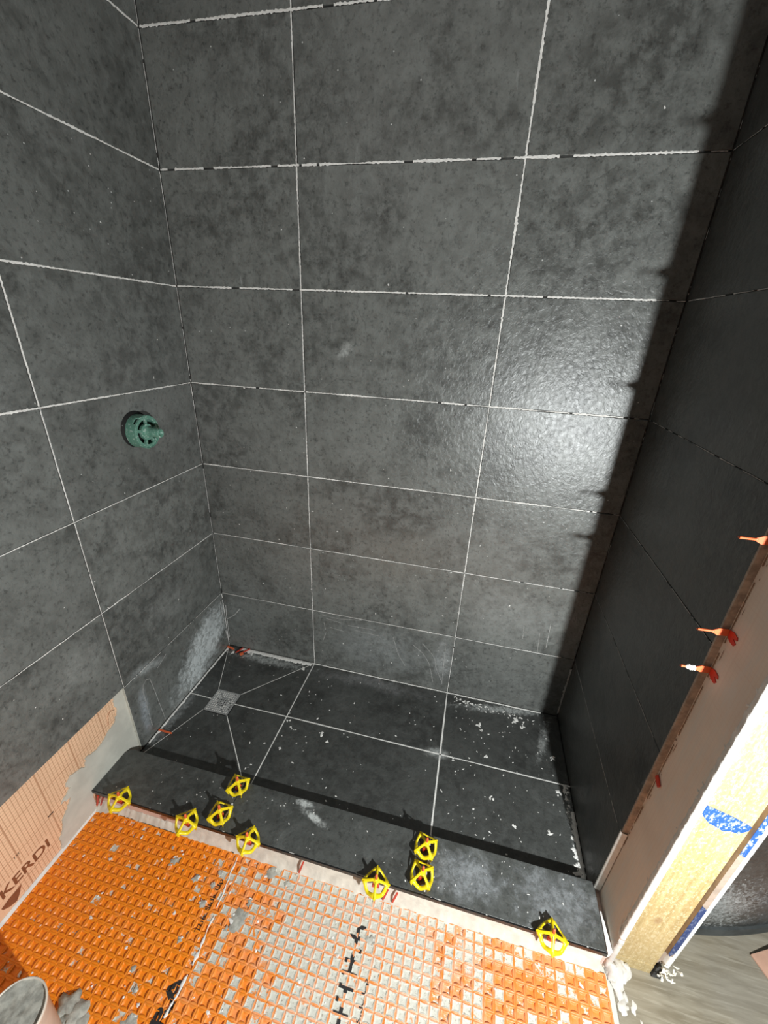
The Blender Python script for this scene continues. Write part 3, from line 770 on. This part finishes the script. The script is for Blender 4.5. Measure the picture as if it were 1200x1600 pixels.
stroke(mb, FL, [(-.02, .27), (-.017, .15)], .004, 3.5); stroke(mb, FL, [(-.012, .10), (-.008, .05)], .006, 4.)
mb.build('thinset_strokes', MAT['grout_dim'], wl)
mb = MB()
for q in ([(.885, .225), (.93, .19), (.959, .145), (.975, .09), (.986, .039)], [(.924, .241), (.965, .20), (.984, .17), (.99, .13), (1.023, .054)], [(.80, .245), (.815, .19), (.83, .15), (.86, .10)],
          [(.48, .29), (.56, .285), (.66, .30)], [(.50, .275), (.57, .265)], [(.49, .25), (.50, .20), (.485, .15)], [(1.02, .25), (1.025, .04)], [(.52, .23), (.58, .222)], [(.60, .26), (.72, .262)], [(.63, .24), (.74, .235)],
          [(1.36, .40), (1.37, .30)], [(1.39, .45), (1.395, .34)], [(1.30, .42), (1.305, .36)]):
    stroke(mb, FB, q, .0018, q[0][0]*50)
stroke(mb, FB, [(.012, .24), (.008, .16), (.007, .05)], .006, 31.); stroke(mb, FB, [(.01, .16), (.05, .19), (.085, .235)], .004, 32.)
mb.build('thinset_strokes', MAT['grout_dim'], bpy.data.objects['wall_back'])

# ------------------------------------------------------------------ drain grate
dg = empty('drain_grate', (.1555, -.296, -.006)); tag(dg, 'square perforated steel drain grate set in the dark shower floor', 'drain')
mb = MB(); hw, hh = .0525, .0520
fz = .0030
mb.box((-hw, -hh, 0), (hw, hh, .0012), 1)
xs = 11; cell = 2*.047/xs; m0 = -.047
# perforated plate: one frame quad ring per hole
for i in range(xs):
    for j in range(xs):
        cx, cy = m0+cell*(i+.5), m0+cell*(j+.5); h = cell/2; r = cell*.34; vs = []; n = 8
        if abs(cx) < cell*.6 and abs(cy) < cell*.6: mb.add([(cx-h, cy-h, fz), (cx+h, cy-h, fz), (cx+h, cy+h, fz), (cx-h, cy+h, fz)], [(0, 1, 2, 3)]); continue
        for k in range(n):
            an = PI/8+k*PI/4; dx, dy = math.cos(an), math.sin(an); s1 = h/max(abs(dx), abs(dy)); vs.append((cx+dx*s1, cy+dy*s1, fz))
        # add true corners
        sq = [(cx+h, cy+h, fz), (cx-h, cy+h, fz), (cx-h, cy-h, fz), (cx+h, cy-h, fz)]
        inn = [(cx+r*math.cos(PI/8+k*PI/4), cy+r*math.sin(PI/8+k*PI/4), fz) for k in range(n)]; low = [(a_, b_, .0012) for a_, b_, _ in inn]
        fs = []
        for k in range(n):
            k2 = (k+1) % n; e = (k, k2, 8+k2, 8+k) if k % 2 else None
            if k % 2 == 0: fs.append((k, 24+k//2, k2, 8+k2, 8+k))
            else: fs.append((k, k2, 8+k2, 8+k))
            fs.append((8+k, 8+k2, 16+k2, 16+k))
        mb.add(vs+inn+low+sq, fs)
b_ = .047
for lo, hi in (((-hw, -hh, 0), (-b_, hh, fz+.0004)), ((b_, -hh, 0), (hw, hh, fz+.0004)), ((-b_, -hh, 0), (b_, -b_, fz+.0004)), ((-b_, b_, 0), (b_, hh, fz+.0004))): mb.box(lo, hi)
mb.build('plate', [MAT['steel'], MAT['hole']], dg)
mb = MB(); 
for k in range(2): mb.box((-.017+.001*k, -.017, .0012), (.017, .017, .0015))
mb.build('drain_opening', MAT['hole'], dg)
mb = MB(); mb.lathe([(0, .0043), (.003, .0042), (.0042, .0034), (.0044, .003)], seg=14); mb.build('screw', MAT['steel'], dg)
mb = MB()
for i in range(26):   # dried thinset plugging outer holes
    a1 = random.randrange(xs); b1 = random.randrange(xs)
    if max(abs(m0+cell*(a1+.5)), abs(m0+cell*(b1+.5))) < .020: continue
for i in range(xs):
    for j in range(xs):
        cx, cy = m0+cell*(i+.5), m0+cell*(j+.5)
        if math.hypot(cx, cy) < .022 or random.random() < .12: continue
        blob(mb, (cx, cy, .0022), cell*.31, .0014, Zv, i*3.1+j)
mb.build('thinset_plugs', MAT['grout'], dg)

# ------------------------------------------------------------------ shower valve guard
vg = empty('valve_guard', (0, -.280, 1.105)); tag(vg, 'green plastic shower valve guard sticking out of the left wall', 'valve guard')
Mx = Matrix.Rotation(PI/2, 4, 'Y')     # z -> x
def notch(rp, zp, skip, R0=.049):
    return rp
mb = MB(); n = 64; vs = []; fs = []
prof = [(.0485, .0), (.0485, .0365), (.0470, .0385), (.0455, .0375), (.0455, .0)]
for k in range(n+1):
    an = 2*PI*k/n
    for (r_, z_) in prof:
        zz = z_
        if 2.05 < an < 2.55 and z_ > .03: zz = z_-.014      # notch in the rim
        vs.append(Vector((zz, r_*math.cos(an), r_*math.sin(an)*1.05)))
for k in range(n):
    for i in range(4): e = k*5+i; fs.append((e, e+5, e+6, e+1))
mb.add(vs, fs, 0, None, False); mb.build('housing', MAT['green'], vg)
mb = MB()   # face: annulus, spokes and windows
def arc_plate(mb, r0, r1, a0, a1, z0, z1, n=10):
    top = []
    for i in range(n+1): a_ = a0+(a1-a0)*i/n; top.append((z1, r0*math.cos(a_), r0*math.sin(a_)))
    for i in range(n, -1, -1): a_ = a0+(a1-a0)*i/n; top.append((z1, r1*math.cos(a_), r1*math.sin(a_)))
    mb.prism(top, (z0-z1, 0, 0))
for k in range(8): arc_plate(mb, .0385, .0475, k*PI/4, (k+1)*PI/4+.001, .030, .036)
for k in range(4): arc_plate(mb, .015, .0245, k*PI/2, (k+1)*PI/2+.001, .028, .0365)
for a_ in (.15, 1.5, 2.9, 4.4, 5.3): arc_plate(mb, .024, .039, a_-.13, a_+.13, .029, .0355, 3)
mb.lathe([(.0, 0), (.0455, 0)], M=Mx, c=(.006, 0, 0), mi=1)
mb.build('face_plate', [MAT['green'], MAT['hole']], vg)
mb = MB(); mb.lathe([(.0, .0012), (.0555, .0012), (.0558, .0004)], M=Mx, c=(0, -.006, .0065), seg=48); mb.build('opening_shadow', MAT['hole'], vg)['label'] = 'dark disc standing for the tile cut-out and the shadow behind the guard'  # dark disc paints the guard's cast shadow together with the cut-out
mb = MB(); mb.lathe([(.017, .028), (.0165, .040), (.0145, .0405), (.014, .055), (.0135, .082), (.0125, .084), (.0075, .0835), (.007, .079), (0, .078)], M=Mx, seg=28)
mb.build('stem_cover', MAT['green'], vg)

# ------------------------------------------------------------------ levelling caps
def make_cap():
    root = empty('tile_leveler')
    def hgt(r, an):
        t = abs(math.cos(2*an))**2.; u = min(1., max(0., (r-.006)/(.0255+.0060*t)))
        return .0365-(.0365-(.0210*t+.0120*(1-t)))*u
    mb = MB()
    for q in range(4):
        a0 = q*PI/2; path = []; win = []
        off = .0036
        for i in range(6, -1, -1):          # hub arc
            an = i/6*PI/2; path.append((.0055*math.cos(an), .0055*math.sin(an)))
            a2 = PI/4+(an-PI/4)*.45; win.append((.0088*math.cos(a2), .0088*math.sin(a2)))
        for i in range(1, 9):               # along the fin
            path.append((.0055+(.0378-.0055)*i/9, 0)); win.append((.0085+(.0235-.0085)*i/9, off))
        for i in range(0, 17):              # round the rim
            an = i/16*PI/2; d = abs(((an+PI/4) % (PI/2))-PI/4); t = 1-d/(PI/4); rr = .0318+.0062*t**3.5
            path.append((rr*math.cos(an), rr*math.sin(an)))
            a2 = PI/4+(an-PI/4)*.80; win.append((.0248*math.cos(a2), .0248*math.sin(a2)))
        for i in range(8, 0, -1):
            path.append((0, .0055+(.0378-.0055)*i/9)); win.append((off, .0085+(.0235-.0085)*i/9))
        n = len(path); vs = []
        def P(x, y, dz=0., dr=0.):
            an = math.atan2(y, x)+a0; r_ = math.hypot(x, y)
            return (r_*math.cos(an), r_*math.sin(an), hgt(r_, math.atan2(y, x))+dz)
        vs = [P(*p) for p in path]+[P(*p) for p in win]+[P(*p, -.0018) for p in win]+[P(*p, -.0018) for p in path]
        fs = []
        for i in range(n):
            j = (i+1) % n
            for k in range(4): fs.append((k*n+i, k*n+j, ((k+1) % 4)*n+j, ((k+1) % 4)*n+i))
        mb.add(vs, fs, 0, None, True)
        sa, ca2 = math.sin(a0), math.cos(a0)
        pr = [(.004, .041), (.004, .024), (.010, .0240), (.019, .0200), (.0285, .0060), (.0300, .0), (.0330, .0), (.0385, .0205), (.0370, .0245), (.030, .0265), (.020, .0315), (.011, .0370)]
        th = .0018
        mb.prism([(r_*ca2+sa*th/2, r_*sa-ca2*th/2, z_) for r_, z_ in pr], (-sa*th, ca2*th, 0))
    mb.lathe([(.0040, .044), (.0060, .043), (.0066, .034), (.0066, .020), (.0040, .020)], seg=16)
    mb.build('cap', MAT['yellow'], root)
    mb = MB(); zs = [(.016, .0034)]; z = .017
    while z < .054: zs += [(z, .0039), (z+.0008, .0033)]; z += .0016
    zs += [(.0555, .0038), (.0590, .0030), (.0605, .0012)]
    mb.tube([(0, 0, a_) for a_, _ in zs], [b_ for _, b_ in zs], 10)
    mb.prism([(-.0034, -.001, .024), (.0034, -.001, .024), (.0095, -.001, .012), (.0085, -.001, .001), (-.0085, -.001, .001), (-.0095, -.001, .012)], (0, .002, 0))
    mb.build('threaded_post', MAT['post'], root)
    mb = MB(); mb.prism([(-.010, -.003, .0005), (.010, -.003, .0005), (.0075, -.003, .0135), (-.0075, -.003, .0135)], (0, .006, 0)); mb.build('base', MAT['red'], root)['label'] = 'darker red foot of the post'
    return root
caps = [  # x, y, fin angle, tilt, label
 (.107, -.751, .02, (.05, .18), 'yellow levelling cap at the far left end of the curb edge'),
 (.345, -.754, -.10, (.03, .10), 'yellow levelling cap on the curb front edge, second from the left end'),
 (.427, -.709, .78, (.05, .02), 'yellow levelling cap on the middle of the left curb joint'),
 (.434, -.622, .80, (.02, .02), 'yellow levelling cap on the back edge of the curb at its left joint'),
 (.545, -.752, .0, (.03, .02), 'yellow levelling cap on the curb front edge just right of the left joint'),
 (.923, -.756, .10, (.02, .02), 'yellow levelling cap on the curb front edge left of the right joint'),
 (1.040, -.708, .72, (.02, .02), 'yellow levelling cap on the right curb joint, nearer the orange membrane'),
 (1.041, -.638, .62, (.03, .02), 'yellow levelling cap on the right curb joint, nearer the shower floor'),
 (1.372, -.752, -.10, (.04, -.05), 'lone yellow levelling cap on the curb front edge near the right partition')]
proto = make_cap()
for i, (x, y, a_, tl, lab) in enumerate(caps):
    o = proto if i == 0 else copy_tree(proto)
    o.location = (x, y, .0612); o.rotation_euler = (tl[0], tl[1], a_)
    tag(o, lab, 'tile leveler', 'yellow levelling caps along the curb')

# ------------------------------------------------------------------ bare clips sticking out of the right wall edge
def make_pin():
    root = empty('leveling_clip')        # local: post along -x, plate lies in the yz plane
    mb = MB(); xs_ = []; x = -.0145
    while x > -.0385: xs_ += [(x, .0025), (x-.0008, .0020)]; x -= .0016
    xs_ += [(-.0390, .0022), (-.0415, .0004)]
    mb.tube([(a_, 0, 0) for a_, _ in [(-.013, .0026)]+xs_], [b_ for _, b_ in [(-.013, .0026)]+xs_], 8)
    mb.build('threaded_post', MAT['post'], root)
    mb = MB(); mb.prism([(-.0155, -.001, .0026), (-.006, -.001, .0075), (.010, -.001, .0070), (.010, -.001, -.0070), (-.006, -.001, -.0075), (-.0155, -.001, -.0026)], (0, .002, 0))
    mb.build('shoulder', MAT['post'], root)
    mb = MB()   # notched foot plate on the board
    pl = [(-.002, .0075), (-.011, .0105), (-.024, .0085), (-.026, .0030), (-.016, .0), (-.026, -.0050), (-.022, -.0115), (-.010, -.0115), (-.002, -.0075)]
    mb.prism([(.0115, a_, b_) for a_, b_ in pl], (-.0018, 0, 0)); mb.build('base_plate', MAT['red'], root)
    return root
pin = make_pin()
pins = [(1.140, 'orange levelling clip highest on the right wall edge, at the right side of the photo', .0), (.951, 'clean orange levelling clip on the right wall edge, between two others', -.05),
        (.861, 'orange levelling clip with white thinset crumbs on its thread', -.03), (1.300, 'orange levelling clip on the right wall edge above the photo frame', 0.), (1.470, 'topmost orange levelling clip on the right wall edge, above the photo', 0.)]
for i, (z, lab, rt) in enumerate(pins):
    o = pin if i == 0 else copy_tree(pin)
    o.location = (W+.0005, -.6135, z); o.rotation_euler = (0, rt, 0); tag(o, lab, 'levelling clip', 'bare orange clips on the wall edge')
    if i == 2:
        mb = MB(); 
        for (a_, b_, r) in ((-.019, .001, .004), (-.022, -.002, .0035), (-.026, .0015, .004), (-.017, -.002, .003), (-.0285, .0, .003)):
            blob(mb, (a_, -.0015, b_), r, .0035, -Y, a_*900); blob(mb, (a_, .0, b_+.001), r*.8, .0035, Zv, a_*700)
        mb.build('crumbs', MAT['plaster'], o)['label'] = 'white thinset crumbs'
# broken clip feet
def stub(name, p, q, wd, th, label, group, mat='red', N=Zv):
    p = Vector(p); q = Vector(q); N = Vector(N); d = (q-p).normalized(); s = d.cross(N).normalized()*wd/2; mid = (p+q)/2
    mb = MB(); mb.prism([p-s-mid, p+s*.8-mid, (p+q)/2+s*1.1-mid, q+s-mid, q-s*.7-mid, (p+q)/2-s-mid], N*th)
    o = mb.build(name, MAT[mat]); o.location = mid; tag(o, label, 'clip foot', group); return o
G = 'broken-off red clip feet'
stub('broken_clip_foot', (.002, -.018, .004), (.040, -.024, .004), .008, .004, 'red broken clip foot right in the back left corner of the shower floor', G, 'post')
stub('broken_clip_foot', (.062, -.044, .005), (.078, -.006, .005), .005, .003, 'thin red clip foot in thinset, left of the pair along the back wall', G, 'red')
stub('broken_clip_foot', (.084, -.046, .005), (.112, -.004, .005), .006, .003, 'longer red clip foot in thinset, right of the pair along the back wall', G, 'red')
stub('broken_clip_foot', (.088, -.052, .006), (.098, -.040, .007), .013, .004, 'small bright orange clip stump beside the back wall pair', G, 'post')
stub('broken_clip_foot', (.004, -.476, .003), (.060, -.476, .003), .005, .004, 'red clip foot on the shower floor by the left wall near the curb', G, 'post')
for (x0, z0, x1, z1, lab) in ((.010, .038, -.004, -.012, 'dark red clip foot at the far left end of the curb face'), (.030, .040, .012, -.004, 'second dark red clip foot at the left end of the curb face'),
                              (.708, .034, .694, -.022, 'single red clip foot on the curb face, middle of its length'), (.955, .030, .944, -.020, 'left one of two short red clip feet on the curb face'),
                              (.982, .030, .971, -.018, 'right one of two short red clip feet on the curb face')):
    stub('broken_clip_foot', (x0, -.7405, z0), (x1, -.7440, z1), .005, .003, lab, G, 'red', -Y)
o = stub('broken_clip_foot', (W+.0105, -.614, .548), (W+.0105, -.634, .540), .013, .003, 'red notched clip foot pressed flat on the pinkish board', G, 'red', -X)

# ------------------------------------------------------------------ end of the partition
st = empty('wall_stud', (1.589, -.67, -.03)); tag(st, 'rough pine stud at the open end of the right partition', 'stud')
mb = MB(); mb.prism([(1.5455, -.715, .010), (1.6330, -.715, .010), (1.6345, -.7135, .010), (1.6345, -.677, .010), (1.5455, -.677, .010)], (0, 0, TOP-.012))
build_at(mb, 'stud', MAT['wood'], st)
mb = MB(); mb.box((1.546, -.7165, -.0295), (1.6325, -.1, .0085)); build_at(mb, 'bottom_plate', MAT['wood'], st)['label'] = 'short bottom plate under the stud'
mb = MB(); mb.box((1.6362, -.7115, .02), (1.6485, .0, TOP))
o = mb.build('wall_partition_right', MAT['drywall']); tag(o, kind='structure')
# plastered corner bead, left
def bead(name, x0, x1, yb, yf, z0, z1, mat, seed, rag=.004, parent=None):
    mb = MB(); vs = []; fs = []; n = int((z1-z0)/.006)
    for i in range(n+1):
        z = z0+(z1-z0)*i/n; a_ = rag*max(0, nz(z*60, seed)+.15); b_ = rag*.6*nz(z*45, seed+4); c_ = .0012*nz(z*80, seed+8)
        vs += [(x0-.0006, yb+a_*2.0, z), (x0-.0016, yf+.003+a_*.4, z), (x0+.001, yf+c_, z), (x1-.002, yf+c_*.5, z), (x1+b_, yf+.004, z), (x1+b_, yb+.012, z), (x0+.001, yb+.012, z)]
    for i in range(n):
        for j in range(7): e = i*7+j; e2 = i*7+(j+1) % 7; fs.append((e, e2, e2+7, e+7))
    fs += [tuple(range(7)), tuple(n*7+k for k in range(7))]
    mb.add(vs, fs, 0, None, True); return mb.build(name, mat)
o = bead('trim_3', 1.5185, 1.5305, -.730, -.7365, .125, TOP, MAT['plaster'], 2., .006); tag(o, kind='structure')
o = bead('trim_4', 1.5205, 1.532, -.728, -.7365, -.020, .115, plain('grey_plaster', (.62, .60, .56), .85, 40, .15, .5, 150), 5., .006); tag(o, kind='structure')
o = bead('trim_5', 1.6462, 1.6570, -.700, -.7225, .030, TOP, MAT['plaster'], 9., .001); tag(o, kind='structure')
# chips of plaster at the left bead
mb = MB()
for i in range(70):
    z = random.uniform(.35, 1.3); blob(mb, (1.5187, -.728+random.uniform(-.004, .012)*(1 if random.random() < .4 else .5), z), random.uniform(.001, .0035), .001, -X, i*2.1, 0, random.uniform(1, 2.5), i)
tag(mb.build('plaster_chips', MAT['plaster']), 'white plaster spatter beside the corner bead of the partition', 'plaster spatter', kind='stuff')
# white thinset clump in the corner between curb, membrane and stud
mb = MB()
for (x, y, z, r, h, asp, an) in ((1.552, -.733, -.029, .026, .030, 1., .3), (1.535, -.738, -.029, .016, .034, 1.1, 1.), (1.566, -.725, -.029, .018, .022, 1.3, .8), (1.545, -.765, -.029, .014, .008, 1.6, 1.2),
                                 (1.550, -.795, -.029, .011, .004, 1.3, .4), (1.560, -.775, -.0295, .005, .002, 2.2, .9), (1.575, -.79, -.0295, .006, .002, 2., .5), (1.585, -.815, -.0295, .003, .002, 2.5, .7)):
    blob(mb, (x, y, z), r, h, Zv, x*77+y*31, 0, asp, an)
tag(mb.build('thinset_clump', plain('pale_thinset', (.60, .57, .52), .9, 40, .15, .8, 90)), 'pale lump of thinset in the corner where curb meets stud', 'thinset lump')
# loose torn mesh tape on the inner board near the bottom
mb = MB()
for q in ([(-.735, .10), (-.722, .135), (-.716, .165), (-.722, .190), (-.735, .165)], [(-.738, .01), (-.720, .03), (-.712, .06), (-.722, .085), (-.738, .105)], [(-.722, .19), (-.716, .235), (-.712, .26)]):
    stroke(mb, (Vector((1.5192, 0, 0)), Y, Zv, -X), q, .0022, q[0][1]*40)
for q in ([(-.715, .17), (-.726, .13)], [(-.728, .20), (-.722, .16)]): stroke(mb, (Vector((1.5192, 0, 0)), Y, Zv, -X), q, .003, q[0][1]*60)
tag(mb.build('torn_tape', MAT['plaster']), 'torn whitish joint tape curling at the foot of the pinkish board', 'tape')
# blue tape pieces
def tape(pts, y, mat, label, th=.0006):
    mb = MB(); cx = sum(p[0] for p in pts)/len(pts); cz = sum(p[1] for p in pts)/len(pts)
    mb.prism([(a_-cx, 0, b_-cz) for a_, b_ in pts], (0, -th, 0)); o = mb.build('tape_strip', mat); o.location = (cx, y, cz); tag(o, label, 'tape', 'pieces of blue tape on the stud end'); return o
tape([(1.546, .626), (1.544, .604), (1.552, .592), (1.565, .578), (1.580, .572), (1.593, .565), (1.604, .570), (1.618, .568), (1.631, .582), (1.632, .596), (1.610, .606), (1.588, .614)], -.7157, MAT['tape'],
     'torn bright blue tape stuck across the face of the pine stud')
tape([(1.6345, .520), (1.646, .516), (1.646, .86), (1.6345, .86)], -.7232, MAT['tape'], 'long bright blue tape strip up the right-hand corner bead')
tape([(1.6345, .322), (1.6465, .312), (1.6465, .112), (1.640, .090), (1.6345, .100)], -.7232, MAT['tape_dusty'], 'dusty dark blue tape strip low on the right-hand corner bead')
mb = MB(); mb.box((1.6350, -.7228, .09), (1.6468, -.7118, TOP)); o = mb.build('trim_6', MAT['drywall']); tag(o, kind='structure')
# shredded paper at the foot of the bead
pp = MB()
for i in range(26):
    x = 1.640+random.uniform(-.004, .030); y = -.722-random.uniform(0, .012); z = random.uniform(.0, .055); a_ = random.uniform(0, 6); l_ = random.uniform(.008, .022); ww = random.uniform(.002, .006)
    d = Vector((math.cos(a_)*.8, -.3*abs(math.sin(a_)), math.sin(a_)-.4)).normalized()*l_; s = Vector((-d.z, random.uniform(-.003, .003), d.x)).normalized()*ww
    p = Vector((x, y, z)); pp.prism([p, p+s, p+s+d*.5+Vector((0, -.003, 0)), p+s*.6+d, p+d, p+d*.5+Vector((0, -.003, 0))], (0, .0006, 0))
tag(pp.build('torn_drywall_paper', MAT['paper']), 'shredded cream drywall paper at the foot of the taped corner bead', 'torn paper')
mb = MB(); mb.prism([(1.634, -.7215, -.0295), (1.662, -.7215, -.0295), (1.655, -.716, .0), (1.640, -.716, .03)], (0, .012, 0)); tag(mb.build('trim_7', MAT['groove']), kind='structure')

# ------------------------------------------------------------------ dark panel beyond the partition
mb = MB(); mo = MB(); n = 26; R_ = 1.10; ccx, ccy = 1.585, .488
def arcp(i, r): a_ = -PI/2+.085+i*(1.05-.085)/n; return (ccx+r*math.cos(a_), ccy+r*math.sin(a_))
for (m_, r0, r1, z0, z1) in ((mb, R_+.004, R_-.10, .003, .62), (mo, R_+.010, R_-.10, -.0298, .0028)):
    out = [arcp(i, r0) for i in range(n+1)]+[arcp(i, r1) for i in range(n, -1, -1)]
    m_.prism([(a_, b_, z0) for a_, b_ in out], (0, 0, z1-z0))
tp = empty('slate_panel', (1.95, -.55, -.03)); tag(tp, 'curved dark slate-like panel with white thinset smears beyond the pine stud', 'panel')
build_at(mb, 'panel', MAT['panel'], tp); build_at(mo, 'base_rim', plain('dark_rim', (.05, .055, .055), .6, 20, .3), tp)['label'] = 'darker smooth rim along the floor'
# cardboard corner
cb = MB(); pts = [(1.905, -.615), (1.965, -.590), (2.30, -.50), (2.25, -.95), (1.98, -.78)]
cb.prism([(a_, b_, -.0225+(.010 if i in (1, 2) else 0)) for i, (a_, b_) in enumerate(pts)], (0, 0, -.004))
tag(cb.build('cardboard_sheet', MAT['cardboard']), 'brown cardboard corner lying on the floor before the dark panel', 'cardboard')

# ------------------------------------------------------------------ mixing cup
bk = empty('mixing_cup', (.279, -1.175, ZT+.0005)); tag(bk, 'white plastic cup full of grey mortar standing on the orange membrane', 'cup')
mb = MB(); H = .177
mb.lathe([(0, 0), (.043, 0), (.0455, .003), (.0548, H-.012), (.0572, H-.010), (.0578, H-.002), (.0565, H), (.0545, H-.001), (.0535, H-.014), (.0440, .006), (0, .006)], seg=56)
mb.build('cup_body', plain('cream_plastic', (.78, .70, .60), .45, 25, .06), bk)
mb = MB(); n = 40; vs = [(0, 0, H-.004)]; fs = []; rings = (.012, .024, .036, .047, .0542)
for ri, r_ in enumerate(rings):
    for k in range(n):
        an = 2*PI*k/n; z_ = H-.006+.004*nz(math.cos(an)*r_*70, math.sin(an)*r_*70, 2.)+(.004 if 1.9 < an < 3.6 and ri > 2 else 0)
        vs.append((r_*math.cos(an), r_*math.sin(an), z_))
for k in range(n):
    fs.append((0, 1+k, 1+(k+1) % n))
    for ri in range(len(rings)-1): a_ = 1+ri*n; fs.append((a_+k, a_+n+k, a_+n+(k+1) % n, a_+(k+1) % n))
mb.add(vs, fs, 0, None, True); mb.build('mortar_fill', MAT['mortar'], bk)['label'] = 'grey mortar filling the cup'
mb = MB()
for row, (z0, cnt) in enumerate(((.128, 9), (.120, 7))):
    for i in range(cnt):
        an = -.55+i*.095; r_ = .0445+(.0548-.0445)*(z0/(H-.012))+.0007
        mb.add([(r_*math.cos(an), r_*math.sin(an), z0), (r_*math.cos(an+.06), r_*math.sin(an+.06), z0), (r_*math.cos(an+.06), r_*math.sin(an+.06), z0+.005), (r_*math.cos(an), r_*math.sin(an), z0+.004)], [(0, 1, 2, 3)])
mb.build('faded_print', MAT['ink_rose'], bk, recalc=False)
mb = MB()
for (x, y, r, h) in ((.285, -1.110, .030, .018), (.312, -1.116, .026, .016), (.330, -1.128, .018, .012), (.300, -1.128, .022, .012)):
    blob(mb, (x, y, ZT-.0005), r, h, Zv, x*91, 0, 1., x*9)
tag(mb.build('mortar_lump', MAT['mortar']), 'dried lump of grey mortar on the membrane behind the cup', 'mortar lump')
